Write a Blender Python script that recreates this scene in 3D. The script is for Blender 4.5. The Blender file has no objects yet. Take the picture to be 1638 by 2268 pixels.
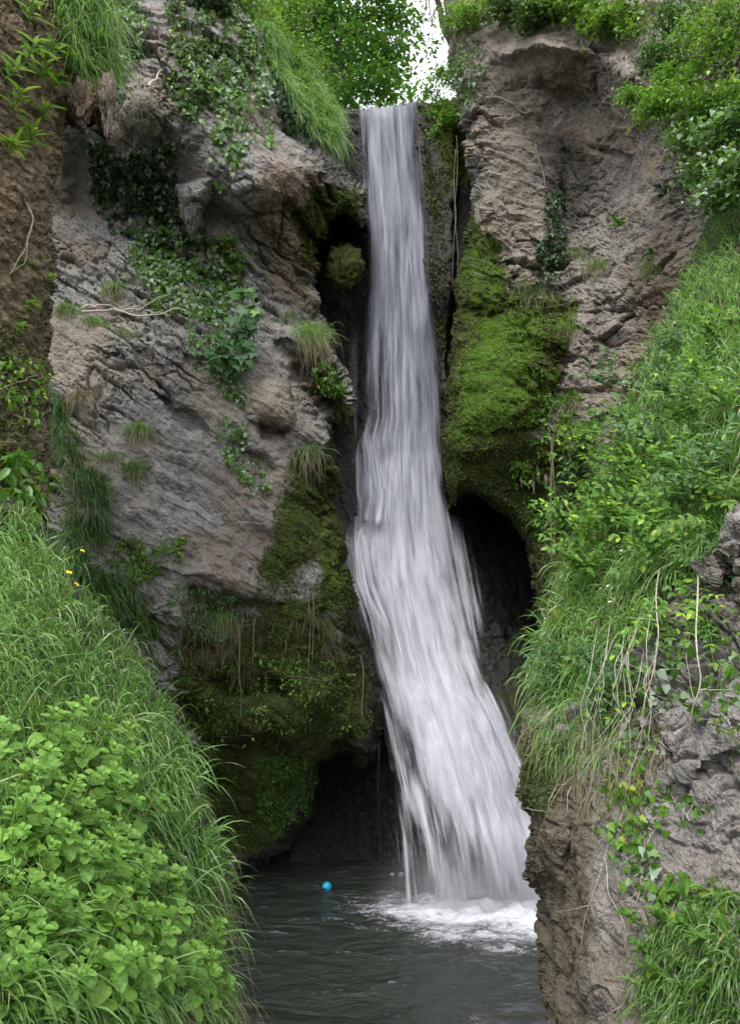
import bpy, math, random
import numpy as np
from mathutils import Vector

# ------------------------------------------------------------------ camera, sky, sun, exposure
SC = bpy.context.scene
CAM_Z, PITCH, F, CX, CY = 3.6, math.radians(10), 1746.0, 819.0, 1134.0   # F, CX, CY in units of a 1638 x 2268 frame
cam_data = bpy.data.cameras.new('camera')
cam_data.sensor_fit = 'VERTICAL'; cam_data.sensor_height = 24.0
cam_data.lens = 24.0 * F / 2268.0
cam_data.clip_start = 0.05; cam_data.clip_end = 3000
cam = bpy.data.objects.new('camera', cam_data)
SC.collection.objects.link(cam)
cam.location = (0, 0, CAM_Z); cam.rotation_euler = (math.radians(90) + PITCH, 0, 0)
SC.camera = cam

SUN_EL, SUN_AZ = math.radians(52), math.radians(200)      # azimuth clockwise from +Y: high, behind the camera
world = bpy.data.worlds.new('World'); SC.world = world
world.use_nodes = True
wn = world.node_tree; wn.nodes.clear()
wo = wn.nodes.new('ShaderNodeOutputWorld'); wb = wn.nodes.new('ShaderNodeBackground')
sky = wn.nodes.new('ShaderNodeTexSky'); sky.sky_type = 'NISHITA'; sky.sun_disc = False
sky.sun_elevation = SUN_EL; sky.sun_rotation = SUN_AZ
sky.air_density = 1.0; sky.dust_density = 5.0; sky.ozone_density = 0.5
hs = wn.nodes.new('ShaderNodeHueSaturation'); hs.inputs['Saturation'].default_value = 0.12    # overcast: the cloud takes the blue out
hs.inputs['Value'].default_value = 1.0
wmix = wn.nodes.new('ShaderNodeMix'); wmix.data_type = 'RGBA'; wmix.inputs[0].default_value = 0.6
wn.links.new(sky.outputs[0], hs.inputs['Color']); wn.links.new(hs.outputs[0], wmix.inputs[6])
wmix.inputs[7].default_value = (13.0, 13.3, 14.0, 1)       # even cloud layer
wn.links.new(wmix.outputs[2], wb.inputs['Color']); wb.inputs['Strength'].default_value = 0.15
wn.links.new(wb.outputs[0], wo.inputs['Surface'])
sun_d = bpy.data.lights.new('sun', 'SUN'); sun_d.energy = 1.5; sun_d.angle = math.radians(14); sun_d.color = (1.0, 0.96, 0.9)
sun = bpy.data.objects.new('sun', sun_d); SC.collection.objects.link(sun)
sd = Vector((math.sin(SUN_AZ) * math.cos(SUN_EL), math.cos(SUN_AZ) * math.cos(SUN_EL), math.sin(SUN_EL)))
sun.rotation_euler = sd.to_track_quat('Z', 'Y').to_euler(); sun.location = (0, 0, 40)
SC.view_settings.view_transform = 'Standard'; SC.view_settings.look = 'None'
SC.view_settings.gamma = 1.0; SC.view_settings.exposure = 0.5
SC.cycles.max_bounces = 8; SC.cycles.transparent_max_bounces = 24
SC.cycles.diffuse_bounces = 3; SC.cycles.glossy_bounces = 2; SC.cycles.transmission_bounces = 3
SC.cycles.caustics_reflective = False; SC.cycles.caustics_refractive = False

# ------------------------------------------------------------------ maths helpers
def ray(px, py, Y):
    px = np.asarray(px, float); py = np.asarray(py, float); Y = np.asarray(Y, float)
    dx = (px - CX) / F; dy = (CY - py) / F
    wy = math.cos(PITCH) - math.sin(PITCH) * dy; wz = math.sin(PITCH) + math.cos(PITCH) * dy
    t = Y / wy
    return np.stack([dx * t, Y + 0 * t, CAM_Z + wz * t], -1)

def _hash(i, seed):
    i = i.astype(np.int64)
    h = (i[..., 0] * 374761393 + i[..., 1] * 668265263 + i[..., 2] * 2147483647 + seed * 1274126177) & 0xffffffff
    h = ((h ^ (h >> 13)) * 1274126177) & 0xffffffff
    h = ((h ^ (h >> 16)) * 2246822519) & 0xffffffff
    return ((h ^ (h >> 15)) & 0xffffff) / float(0xffffff)

def vnoise(p, seed=0):
    i = np.floor(p); f = p - i; f = f * f * f * (f * (f * 6 - 15) + 10)
    out = 0
    for a in (0, 1):
        for b in (0, 1):
            for c in (0, 1):
                w = (f[..., 0] if a else 1 - f[..., 0]) * (f[..., 1] if b else 1 - f[..., 1]) * (f[..., 2] if c else 1 - f[..., 2])
                out = out + w * _hash(i + np.array([a, b, c]), seed)
    return out * 2 - 1

def fbm(p, octv=5, gain=0.5, lac=2.07, seed=0, ridge=False):
    a, s, o = 1.0, 0.0, 0.0
    for k in range(octv):
        n = vnoise(p, seed + k * 17)
        if ridge: n = 1 - 2 * np.abs(n)
        o = o + a * n; s += a; a *= gain; p = p * lac + 3.1
    return o / s

def worley(p, seed=0):
    i = np.floor(p); n = p.shape[:-1]
    f1 = np.full(n, 9.0); f2 = np.full(n, 9.0); cid = np.zeros(n)
    for a in (-1, 0, 1):
        for b in (-1, 0, 1):
            for c in (-1, 0, 1):
                q = i + np.array([a, b, c])
                pt = q + np.stack([_hash(q, seed), _hash(q, seed + 5), _hash(q, seed + 9)], -1)
                d = np.sqrt(((pt - p) ** 2).sum(-1)); r = _hash(q, seed + 13)
                cl = d < f1
                f2 = np.where(cl, f1, np.minimum(f2, d)); cid = np.where(cl, r, cid); f1 = np.where(cl, d, f1)
    return f1, f2, cid

def sstep(a, b, x):
    t = np.clip((x - a) / (b - a), 0, 1); return t * t * (3 - 2 * t)

def sdf(poly, X, Y):
    """signed distance to a polygon, positive inside"""
    P = np.asarray(poly, float); Q = np.roll(P, -1, 0)
    d = np.full(X.shape, 1e18); ins = np.zeros(X.shape, bool)
    for (ax, ay), (bx, by) in zip(P, Q):
        ex, ey = bx - ax, by - ay; wx, wy = X - ax, Y - ay
        t = np.clip((wx * ex + wy * ey) / (ex * ex + ey * ey + 1e-9), 0, 1)
        d = np.minimum(d, (wx - ex * t) ** 2 + (wy - ey * t) ** 2)
        if by != ay:
            c = ((ay > Y) != (by > Y)) & (X < (bx - ax) * (Y - ay) / (by - ay) + ax); ins ^= c
    return np.where(ins, 1, -1) * np.sqrt(d)

def px_noise(X, Y, scale, seed, octv=3):
    return fbm(np.stack([X / scale, Y / scale, 0 * X + 0.5], -1), octv, seed=seed)

# ------------------------------------------------------------------ object helpers
def tag(o, label=None, cat=None, group=None, kind=None):
    if label: o['label'] = label
    if cat: o['category'] = cat
    if group: o['group'] = group
    if kind: o['kind'] = kind
    return o

def empty(name, loc=(0, 0, 0)):
    o = bpy.data.objects.new(name, None); SC.collection.objects.link(o); o.location = loc
    o.empty_display_size = 0.1
    return o

def mesh_obj(name, V, quads=None, tris=None, mat=None, smooth=True, parent=None, attrs=None, uv=None):
    V = np.asarray(V, np.float32)
    me = bpy.data.meshes.new(name)
    q = np.zeros((0, 4), np.int32) if quads is None else np.asarray(quads, np.int32).reshape(-1, 4)
    t = np.zeros((0, 3), np.int32) if tris is None else np.asarray(tris, np.int32).reshape(-1, 3)
    me.vertices.add(len(V)); me.vertices.foreach_set('co', V.ravel())
    lp = np.concatenate([q.ravel(), t.ravel()]).astype(np.int32)
    me.loops.add(len(lp)); me.loops.foreach_set('vertex_index', lp)
    st = np.concatenate([np.arange(len(q)) * 4, len(q) * 4 + np.arange(len(t)) * 3]).astype(np.int32)
    me.polygons.add(len(st)); me.polygons.foreach_set('loop_start', st)
    me.polygons.foreach_set('use_smooth', np.full(len(st), smooth, bool))
    if uv is not None:
        l = me.uv_layers.new(name='UVMap'); l.data.foreach_set('uv', np.asarray(uv, np.float32)[lp].ravel())
    for k, a in (attrs or {}).items():
        a = np.asarray(a, np.float32)
        if a.ndim == 2:
            at = me.attributes.new(k, 'FLOAT_COLOR', 'POINT'); at.data.foreach_set('color', a.ravel())
        else:
            at = me.attributes.new(k, 'FLOAT', 'POINT'); at.data.foreach_set('value', a)
    me.update(calc_edges=True); me.validate()
    if mat: me.materials.append(mat)
    o = bpy.data.objects.new(name, me); SC.collection.objects.link(o)
    if parent: o.parent = parent
    return o

# ------------------------------------------------------------------ materials
class NT:
    def __init__(s, name):
        s.m = bpy.data.materials.new(name); s.m.use_nodes = True; s.t = s.m.node_tree; s.t.nodes.clear()
        s.out = s.t.nodes.new('ShaderNodeOutputMaterial')
    def n(s, typ, **kw):
        x = s.t.nodes.new('ShaderNode' + typ)
        for k, v in kw.items(): setattr(x, k, v)
        return x
    def l(s, a, b): s.t.links.new(a, b)
    def setin(s, node, key, v):
        if isinstance(v, bpy.types.NodeSocket): s.l(v, node.inputs[key])
        else: node.inputs[key].default_value = v
    def noise(s, vec, scale, detail=4, rough=0.5, dist=0.0):
        x = s.n('TexNoise'); s.setin(x, 'Vector', vec); x.inputs['Scale'].default_value = scale
        x.inputs['Detail'].default_value = detail; x.inputs['Roughness'].default_value = rough; x.inputs['Distortion'].default_value = dist
        return x.outputs['Fac']
    def math(s, op, a, b=0.0, c=0.0, clamp=False):
        x = s.n('Math', operation=op); x.use_clamp = clamp
        s.setin(x, 0, a); s.setin(x, 1, b); s.setin(x, 2, c); return x.outputs[0]
    def ss(s, v, a, b, lo=0.0, hi=1.0):
        x = s.n('MapRange', interpolation_type='SMOOTHSTEP'); s.setin(x, 'Value', v)
        x.inputs['From Min'].default_value = a; x.inputs['From Max'].default_value = b
        x.inputs['To Min'].default_value = lo; x.inputs['To Max'].default_value = hi; return x.outputs[0]
    def mix(s, f, a, b, blend='MIX'):
        x = s.n('Mix', data_type='RGBA', blend_type=blend); s.setin(x, 0, f)
        s.setin(x, 6, a if isinstance(a, bpy.types.NodeSocket) else tuple(a) + (1,))
        s.setin(x, 7, b if isinstance(b, bpy.types.NodeSocket) else tuple(b) + (1,)); return x.outputs[2]
    def bump(s, h, strength, dist, nrm=None):
        x = s.n('Bump'); x.inputs['Strength'].default_value = strength; x.inputs['Distance'].default_value = dist
        s.l(h, x.inputs['Height'])
        if nrm: s.l(nrm, x.inputs['Normal'])
        return x.outputs[0]
    def pos(s): return s.n('NewGeometry').outputs['Position']
    def mapv(s, vec, rot=(0, 0, 0), scale=(1, 1, 1)):
        x = s.n('Mapping'); s.l(vec, x.inputs['Vector']); x.inputs['Rotation'].default_value = rot; x.inputs['Scale'].default_value = scale
        return x.outputs[0]

def rock_material(name, base=(0.265, 0.257, 0.245), dark=(0.095, 0.091, 0.085), light=(0.50, 0.485, 0.46), brown=(0.22, 0.165, 0.11), scale=1.0, bump=1.0, tilt=33, aniso=(0.5, 1.0, 2.3)):
    """rock: paint R = moss, G = warm / ochre tint, B = wet dark algae and shade painted into caves and hollows, A = pale lime crust"""
    N = NT(name); P = N.pos()
    at = N.n('Attribute', attribute_name='paint')
    sep = N.n('SeparateColor'); N.l(at.outputs['Color'], sep.inputs[0])
    R, G, B, A = sep.outputs[0], sep.outputs[1], sep.outputs[2], at.outputs['Alpha']
    st = N.mapv(N.mapv(P, (0.0, math.radians(-tilt), 0.0)), (0, 0, 0), tuple(k * scale for k in aniso))
    n1 = N.noise(st, 1.1, 8, 0.62, 0.6); n2 = N.noise(P, 4.5 * scale, 8, 0.65, 0.3); n3 = N.noise(P, 17 * scale, 6, 0.7)
    n4 = N.noise(P, 42 * scale, 4, 0.75); n5 = N.noise(st, 9 * scale, 6, 0.72, 0.5)
    c = N.mix(N.ss(n1, 0.30, 0.52), dark, base)
    c = N.mix(N.math('MULTIPLY', N.ss(n2, 0.45, 0.68), 0.7), c, light)
    c = N.mix(N.math('MULTIPLY', N.ss(n3, 0.5, 0.62), 0.6), c, dark)
    c = N.mix(N.math('MULTIPLY', N.ss(n5, 0.52, 0.66), 0.55), c, light)
    c = N.mix(N.math('MULTIPLY', N.ss(n5, 0.47, 0.36), 0.65), c, tuple(0.7 * k for k in dark))
    c = N.mix(N.math('MULTIPLY', N.ss(n4, 0.5, 0.64), 0.4), c, light)
    bn = N.noise(P, 0.55, 4, 0.6, 0.5)
    c = N.mix(N.ss(bn, 0.50, 0.64, 0, 0.6), c, N.mix(n5, tuple(k * m for k, m in zip(base, (1.0, 0.86, 0.66))), tuple(k * m for k, m in zip(light, (1.0, 0.88, 0.72)))))
    c = N.mix(N.ss(bn, 0.46, 0.3, 0, 0.5), c, N.mix(n5, tuple(k * m for k, m in zip(base, (0.8, 0.85, 0.95))), light))
    gm = N.math('ADD', G, N.math('MULTIPLY', N.math('SUBTRACT', n2, 0.5), 1.2))
    c = N.mix(N.math('MULTIPLY', N.ss(gm, 0.2, 0.8), 0.85), c, N.mix(N.ss(n3, 0.35, 0.65), (brown[0] * .62, brown[1] * .6, brown[2] * .6), (brown[0] * 1.5, brown[1] * 1.45, brown[2] * 1.4)))
    am = N.math('ADD', A, N.math('MULTIPLY', N.math('SUBTRACT', n2, 0.5), 1.3))
    c = N.mix(N.math('MULTIPLY', N.ss(am, 0.3, 0.75), 0.8), c, N.mix(n3, (0.30, 0.25, 0.215), (0.46, 0.40, 0.36)))
    # vertical rain streaks of dark algae
    sv = N.mapv(P, (0, 0, 0), (2.2, 2.2, 0.22)); stn = N.noise(sv, 1.6, 5, 0.6, 0.4)
    c = N.mix(N.ss(stn, 0.58, 0.74, 0, 0.5), c, (0.09, 0.087, 0.09))
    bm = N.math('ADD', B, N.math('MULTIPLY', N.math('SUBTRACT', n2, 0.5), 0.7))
    wet = N.ss(bm, 0.25, 0.75)  # wet rock, and also the shade painted into caves and hollows
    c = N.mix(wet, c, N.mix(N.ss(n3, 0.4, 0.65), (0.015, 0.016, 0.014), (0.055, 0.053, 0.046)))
    mm = N.math('ADD', R, N.math('MULTIPLY', N.math('SUBTRACT', N.noise(P, 2.6 * scale, 7, 0.68), 0.5), 1.5))
    mmask = N.ss(mm, 0.38, 0.62)
    mcol = N.mix(N.ss(n2, 0.35, 0.65), (0.022, 0.030, 0.008), (0.065, 0.095, 0.014))
    mcol = N.mix(N.math('MULTIPLY', N.ss(n4, 0.45, 0.65), 0.5), mcol, (0.13, 0.17, 0.03))
    sc_ = N.mix(N.ss(n3, 0.5, 0.7), mcol, (0.05, 0.045, 0.018))
    mk = N.mix(0.5, mcol, sc_)
    lush = N.n('Attribute', attribute_name='lush').outputs['Fac']
    mk = N.mix(N.ss(N.math('ADD', lush, N.math('MULTIPLY', N.math('SUBTRACT', n2, 0.5), 1.2)), 0.3, 0.8), mk, N.mix(n3, (0.045, 0.105, 0.009), (0.13, 0.25, 0.02)))
    c = N.mix(mmask, c, mk)
    b = N.n('BsdfPrincipled'); N.l(c, b.inputs['Base Color'])
    rg = N.math('SUBTRACT', 0.9, N.math('MULTIPLY', wet, 0.45)); rg = N.math('ADD', rg, N.math('MULTIPLY', mmask, 0.3), clamp=True)
    N.l(rg, b.inputs['Roughness']); b.inputs['Specular IOR Level'].default_value = 0.3
    h = N.math('ADD', N.math('MULTIPLY', n2, 0.8), N.math('MULTIPLY', n3, 0.6)); h = N.math('ADD', h, N.math('MULTIPLY', n4, 0.3)); h = N.math('ADD', h, N.math('MULTIPLY', n5, 0.6))
    N.l(N.bump(h, 0.85 * bump, 0.11 / scale), b.inputs['Normal'])
    N.l(b.outputs[0], N.out.inputs['Surface'])
    return N.m

def leaf_material(name, c1, c2, c3=None, trans=0.35, rough=0.45, old=0.03):
    """c1..c2 ranges from leaf to leaf; a small share of leaves takes c3"""
    N = NT(name); g = N.n('NewGeometry'); r = g.outputs['Random Per Island']
    c = N.mix(r, c1, c2)
    pn = N.noise(g.outputs['Position'], 1.3, 3, 0.6)
    c = N.mix(N.ss(pn, 0.3, 0.7, 0.0, 0.6), c, tuple(0.62 * a for a in c1))
    if c3: c = N.mix(N.math('GREATER_THAN', N.math('FRACT', N.math('MULTIPLY', r, 37.7)), 1 - old), c, c3)
    fn = N.noise(g.outputs['Position'], 90, 2, 0.5)
    c = N.mix(N.ss(fn, 0.35, 0.7, 0.0, 0.35), c, tuple(min(1, 1.4 * a) for a in c2))
    b = N.n('BsdfPrincipled'); N.l(c, b.inputs['Base Color']); b.inputs['Roughness'].default_value = rough
    b.inputs['Specular IOR Level'].default_value = 0.45
    N.l(N.bump(fn, 0.25, 0.004), b.inputs['Normal'])
    t = N.n('BsdfTranslucent'); N.l(N.mix(0.5, c, tuple(min(1, x * y) for x, y in zip(c2, (1.5, 1.5, 0.7)))), t.inputs['Color'])
    m = N.n('MixShader'); m.inputs[0].default_value = trans
    N.l(b.outputs[0], m.inputs[1]); N.l(t.outputs[0], m.inputs[2]); N.l(m.outputs[0], N.out.inputs['Surface'])
    return N.m

def plain_material(name, c1, c2, rough=0.8, scale=30):
    N = NT(name); P = N.pos(); n = N.noise(P, scale, 5, 0.6)
    b = N.n('BsdfPrincipled'); N.l(N.mix(N.ss(n, 0.3, 0.7), c1, c2), b.inputs['Base Color']); b.inputs['Roughness'].default_value = rough
    N.l(N.bump(n, 0.4, 0.01), b.inputs['Normal']); N.l(b.outputs[0], N.out.inputs['Surface'])
    return N.m
# ------------------------------------------------------------------ rock masses
def rbf(ctrl, X, Y, c=90.0):
    C = np.asarray(ctrl, float); P = C[:, :2]; v = C[:, 2]; m = v.mean()
    D = np.sqrt(((P[:, None] - P[None]) ** 2).sum(-1) + c * c)
    w = np.linalg.solve(D + np.eye(len(P)) * 1e-3, v - m)
    o = np.full(X.shape, m)
    for (a, b), k in zip(P, w): o = o + k * np.sqrt((X - a) ** 2 + (Y - b) ** 2 + c * c)
    return o

class Relief:
    """a rock mass: outline and distances from the photograph, edges rounded and carried back, surface displaced in 3-D"""
    def __init__(s, name, poly, ctrl, mat, feats=(), paints=None, lush=(), step=4, edge=(60, 0.9), warp=(10, 60), disp=None, back=3.0, seed=0, label=None, open_edges=None, inset=40):
        P = np.asarray(poly, float)
        x0, y0 = P.min(0) - 3 * step; x1, y1 = P.max(0) + 3 * step
        s.x0, s.y0, s.step = x0, y0, step
        xs = np.arange(x0, x1 + step, step); ys = np.arange(y0, y1 + step, step)
        X, Y = np.meshgrid(xs, ys); s.shape = X.shape
        wx = px_noise(X, Y, warp[1], seed + 1) * warp[0] + px_noise(X, Y, warp[1] / 5, seed + 3) * warp[0] * 0.35
        wy = px_noise(X, Y, warp[1], seed + 2) * warp[0] + px_noise(X, Y, warp[1] / 5, seed + 4) * warp[0] * 0.35
        wp = sstep(-60, 160, Y) * 0 + 1
        d = sdf(P, X + wx * wp, Y + wy * wp)
        gy, gx = np.gradient(d, step); gn = np.sqrt(gx * gx + gy * gy) + 1e-6
        near = (d < 0) & (d > -1.6 * step)
        X = np.where(near, X - gx / gn * d * 1.0, X); Y = np.where(near, Y - gy / gn * d * 1.0, Y)
        dd = np.maximum(d, 0)
        D = rbf(ctrl, X, Y)
        r, a = edge
        D = D + a * (1 - np.sqrt(np.clip(1 - (1 - np.clip(dd / r, 0, 1)) ** 2, 0, 1)))
        for f in feats:
            fp, amt, w = f[:3]; wf = f[3] if len(f) > 3 else 12
            q = sdf(fp, X + px_noise(X, Y, 35, seed + 31) * wf, Y + px_noise(X, Y, 35, seed + 37) * wf)
            if w < 0: D = D + amt * np.sqrt(np.clip(q / -w, 0, 1))         # dome
            else: D = D + amt * sstep(0, w, q)
        G = ray(X, Y, D)
        def nrm(G):
            du = np.gradient(G, axis=1); dv = np.gradient(G, axis=0)
            n = np.cross(du, dv); n /= np.linalg.norm(n, axis=-1, keepdims=True) + 1e-9
            v = G - np.array([0, 0, CAM_Z]); sgn = np.where((n * v).sum(-1) > 0, -1, 1); return n * sgn[..., None]
        n0 = nrm(G)
        vdir = np.array([0, 0, CAM_Z]) - G; vdir /= np.linalg.norm(vdir, axis=-1, keepdims=True)
        nb = n0 + 0.6 * vdir; nb /= np.linalg.norm(nb, axis=-1, keepdims=True)
        if disp is not None: G = G + nb * disp(G, X, Y)[..., None]
        s.G, s.N, s.D, s.d = G, nrm(G), D, d
        keep = (d > -1.6 * step)
        qk = keep[:-1, :-1] & keep[1:, :-1] & keep[:-1, 1:] & keep[1:, 1:] & ((d[:-1, :-1] > 0) | (d[1:, 1:] > 0) | (d[:-1, 1:] > 0) | (d[1:, :-1] > 0))
        idx = np.arange(X.size).reshape(X.shape)
        ii, jj = np.nonzero(qk)
        Q = np.stack([idx[ii, jj], idx[ii + 1, jj], idx[ii + 1, jj + 1], idx[ii, jj + 1]], -1)
        V = G.reshape(-1, 3)
        # boundary edges carried back along the line of sight, drawing inward
        E = np.concatenate([Q[:, [0, 1]], Q[:, [1, 2]], Q[:, [2, 3]], Q[:, [3, 0]]])
        es = np.sort(E, 1); key = es[:, 0].astype(np.int64) * X.size + es[:, 1]
        uq, inv, cnt = np.unique(key, return_inverse=True, return_counts=True)
        BE = E[cnt[inv] == 1]
        bv = np.unique(BE); rings = []
        Xf, Yf, Df = X.ravel()[bv], Y.ravel()[bv], D.ravel()[bv]
        gxf, gyf = (gx / gn).ravel()[bv], (gy / gn).ravel()[bv]
        off = V[bv] - ray(Xf, Yf, Df)
        base = len(V); allV = [V]; maps = [bv]
        for k, (ins, bk) in enumerate(((0.12, 0.15), (0.4, 0.45), (1.0, 1.0))):
            allV.append(ray(Xf + gxf * inset * ins, Yf + gyf * inset * ins, Df + back * bk) + off)
            maps.append(base + np.arange(len(bv))); base += len(bv)
        pos = np.full(X.size, -1); pos[bv] = np.arange(len(bv))
        SQ = []
        for k in range(3):
            a_, b_ = pos[BE[:, 0]], pos[BE[:, 1]]
            SQ.append(np.stack([maps[k][b_], maps[k][a_], maps[k + 1][a_], maps[k + 1][b_]], -1))
        V = np.concatenate(allV); Q = np.concatenate([Q] + SQ)
        paint = np.zeros(X.shape + (4,))
        for ch, items in (paints or {}).items():
            k = 'RGBA'.index(ch)
            for it in items:
                pp, w = it[0], it[1]; v = it[2] if len(it) > 2 else 1.0
                q = sdf(pp, X, Y); paint[..., k] = np.maximum(paint[..., k], v * sstep(-w * 0.5, w * 0.5, q))
        lu = np.zeros(X.shape)
        for pp, w, v in lush: lu = np.maximum(lu, v * sstep(-w * 0.5, w * 0.5, sdf(pp, X, Y)))
        pf = paint.reshape(-1, 4); pa = np.concatenate([pf] + [pf[bv]] * 3); lf = lu.ravel(); la = np.concatenate([lf] + [lf[bv]] * 3)
        used = np.zeros(len(V), bool); used[Q.ravel()] = True
        re = np.cumsum(used) - 1
        s.obj = mesh_obj(name, V[used], re[Q], None, mat, False, None, {'paint': pa[used], 'lush': la[used]})
        tag(s.obj, label, None, None, 'structure')
    def at(s, px, py):
        u = np.clip((np.asarray(px, float) - s.x0) / s.step, 0, s.shape[1] - 1.001); v = np.clip((np.asarray(py, float) - s.y0) / s.step, 0, s.shape[0] - 1.001)
        i, j = v.astype(int), u.astype(int); fv, fu = (v - i)[..., None], (u - j)[..., None]
        def bl(A): return (A[i, j] * (1 - fu) + A[i, j + 1] * fu) * (1 - fv) + (A[i + 1, j] * (1 - fu) + A[i + 1, j + 1] * fu) * fv
        n = bl(s.N); n /= np.linalg.norm(n, axis=-1, keepdims=True) + 1e-9
        return bl(s.G), n
    def inside(s, px, py):
        i = np.clip(((np.asarray(py) - s.y0) / s.step).round().astype(int), 0, s.shape[0] - 1); j = np.clip(((np.asarray(px) - s.x0) / s.step).round().astype(int), 0, s.shape[1] - 1)
        return s.d[i, j] > 0

def slab_disp(amp, tilt=32, sc=1.0, crack=0.06, seed=0, fine=0.035, lump=0.0, an=(0.5, 0.9, 2.0)):
    ca, sa = math.cos(math.radians(tilt)), math.sin(math.radians(tilt))
    def f(G, X, Y):
        x, y, z = G[..., 0], G[..., 1], G[..., 2]
        u, v = x * ca - z * sa, x * sa + z * ca
        q = np.stack([u * an[0], y * an[1], v * an[2]], -1) * sc
        w = np.stack([fbm(G * 1.1 * sc, 3, seed=seed + 50), fbm(G * 1.1 * sc + 9, 3, seed=seed + 51), fbm(G * 1.1 * sc + 17, 3, seed=seed + 52)], -1)
        q = q + w * 0.38
        big = fbm(q * 0.55, 4, seed=seed + 1)
        wv = np.stack([vnoise(G * 5 * sc + 3, seed + 70), vnoise(G * 5 * sc + 31, seed + 71), vnoise(G * 5 * sc + 57, seed + 72)], -1)
        q1 = q * 1.05 + wv * 0.07; f1, f2, cid = worley(q1, seed + 3)
        q2 = q * 2.6 + 5 + wv * 0.14; f3, f4, cid2 = worley(q2, seed + 7)
        q3 = q * 6.5 + 11 + wv * 0.2; f5, f6, cid3 = worley(q3, seed + 8)
        # every block has its own tilt: faceted faces and broken ledges
        def facet(qq, cid, k):
            a = cid * 40.0; return (np.sin(a) * vec(qq, 0) + np.cos(a * 1.7) * vec(qq, 2)) * k
        def vec(qq, ax): return (qq[..., ax] - np.floor(qq[..., ax]) - 0.5)
        blk = (cid - 0.5) * 0.8 + (cid2 - 0.5) * 0.42 + (cid3 - 0.5) * 0.17 + np.sin(cid * 50) * fbm(q1 * 0.8 + cid[..., None] * 9, 2, seed=seed + 33) * 0.9
        cr = np.exp(-((f2 - f1) / 0.05) ** 2) * crack * 1.3 + np.exp(-((f4 - f3) / 0.07) ** 2) * crack * 0.55 + np.exp(-((f6 - f5) / 0.1) ** 2) * crack * 0.2
        mod = sstep(-0.3, 0.3, fbm(G * 0.6, 2, seed=seed + 60)) * 0.85 + 0.15
        rd = fbm(q * 2.2, 5, 0.6, seed=seed + 11)
        h = amp * (big * 1.15 + blk * 0.92 * mod + 0.26 * rd) - cr * mod + fine * fbm(G * 7 * sc, 5, 0.68, seed=seed + 21)
        if lump:
            g1, g2, _ = worley(G * 3.6 * sc + w * .4, seed + 9); g3, _, _ = worley(G * 9 * sc + w * .4, seed + 19)
            h = h + lump * (0.55 - g1 ** 1.5) + lump * 0.4 * (0.5 - g3)
        return h
    return f

M_ROCK = rock_material('grey_limestone')
M_ROCKW = rock_material('warm_limestone', base=(0.28, 0.252, 0.222), dark=(0.105, 0.094, 0.082), light=(0.54, 0.485, 0.43), tilt=28)
M_TUFA = rock_material('brown_tufa', base=(0.14, 0.105, 0.065), dark=(0.03, 0.023, 0.014), light=(0.27, 0.215, 0.135), brown=(0.14, 0.09, 0.04), scale=3.0, tilt=80, aniso=(0.9, 1.0, 1.2))
M_NEAR = rock_material('near_limestone', base=(0.29, 0.27, 0.25), dark=(0.09, 0.08, 0.07), light=(0.56, 0.53, 0.50), brown=(0.13, 0.108, 0.07), scale=2.4, tilt=25, aniso=(0.8, 1.0, 1.4))
M_WET = rock_material('wet_rock', base=(0.075, 0.072, 0.064), dark=(0.025, 0.025, 0.023), light=(0.14, 0.14, 0.135))
M_SOIL = plain_material('dark_soil', (0.010, 0.014, 0.006), (0.035, 0.04, 0.016), 0.95, 12)

# rock wall behind the fall
back_cliff = Relief('back_cliff',
    [(560, 330), (640, 228), (700, 236), (785, 238), (850, 243), (930, 226), (1000, 215), (1260, 250), (1330, 500), (1330, 2080), (520, 2080), (520, 600)],
    [(620, 240, 16), (785, 236, 15.7), (935, 228, 15.7), (1010, 300, 15.3), (1200, 300, 16.5), (860, 500, 15.6), (640, 600, 16.5), (970, 600, 15.0), (1100, 700, 16),
     (740, 800, 15.6), (860, 1000, 15.3), (960, 1000, 15.2), (770, 1080, 14.6), (770, 1250, 14.2), (860, 1500, 14.2), (1030, 1550, 13.7), (1100, 1200, 16.6), (1160, 1350, 16.4),
     (1060, 1300, 15.2), (1140, 1600, 14.0), (980, 1750, 13.6), (700, 1700, 15.6), (620, 1900, 14.6), (800, 1900, 14.6), (900, 2000, 13.9), (700, 2050, 14.0), (1160, 1950, 13.4)],
    M_WET,
    feats=[([(935, 215), (1015, 215), (1012, 560), (1000, 860), (975, 900), (960, 600), (945, 300)], -0.35, 14, 5),
           ([(640, 230), (770, 230), (778, 330), (700, 400), (600, 380)], -0.6, 30)],
    paints={'B': [([(690, 420), (830, 420), (800, 1000), (690, 800)], 60), ([(1000, 850), (1260, 850), (1260, 1700), (1130, 1700), (1060, 1400), (1020, 1100)], 50, 0.5),  # slot and caves: shade painted into the wet rock colour
                  ([(540, 1550), (900, 1550), (960, 2080), (500, 2080)], 80), ([(1005, 330), (1100, 330), (1100, 900), (1005, 900)], 30)],
            'R': [([(935, 200), (1040, 200), (1050, 420), (990, 420)], 40, 0.75), ([(945, 420), (975, 420), (985, 800), (965, 800)], 20, 0.45), ([(1090, 1420), (1150, 1420), (1150, 1620), (1100, 1600)], 40, 0.4),
                  ([(560, 1680), (700, 1640), (720, 1850), (600, 1880)], 80, 0.5), ([(640, 225), (785, 230), (760, 300), (650, 300)], 30, 0.4)]},
    lush=[([(935, 200), (1040, 200), (1050, 420), (990, 420)], 40, 0.5)],
    step=5, edge=(30, 0.5), warp=(5, 50), disp=slab_disp(0.16, 70, 1.3, 0.05, 11, 0.04), back=5, seed=11, label='dark wet rock wall behind the waterfall')

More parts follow.
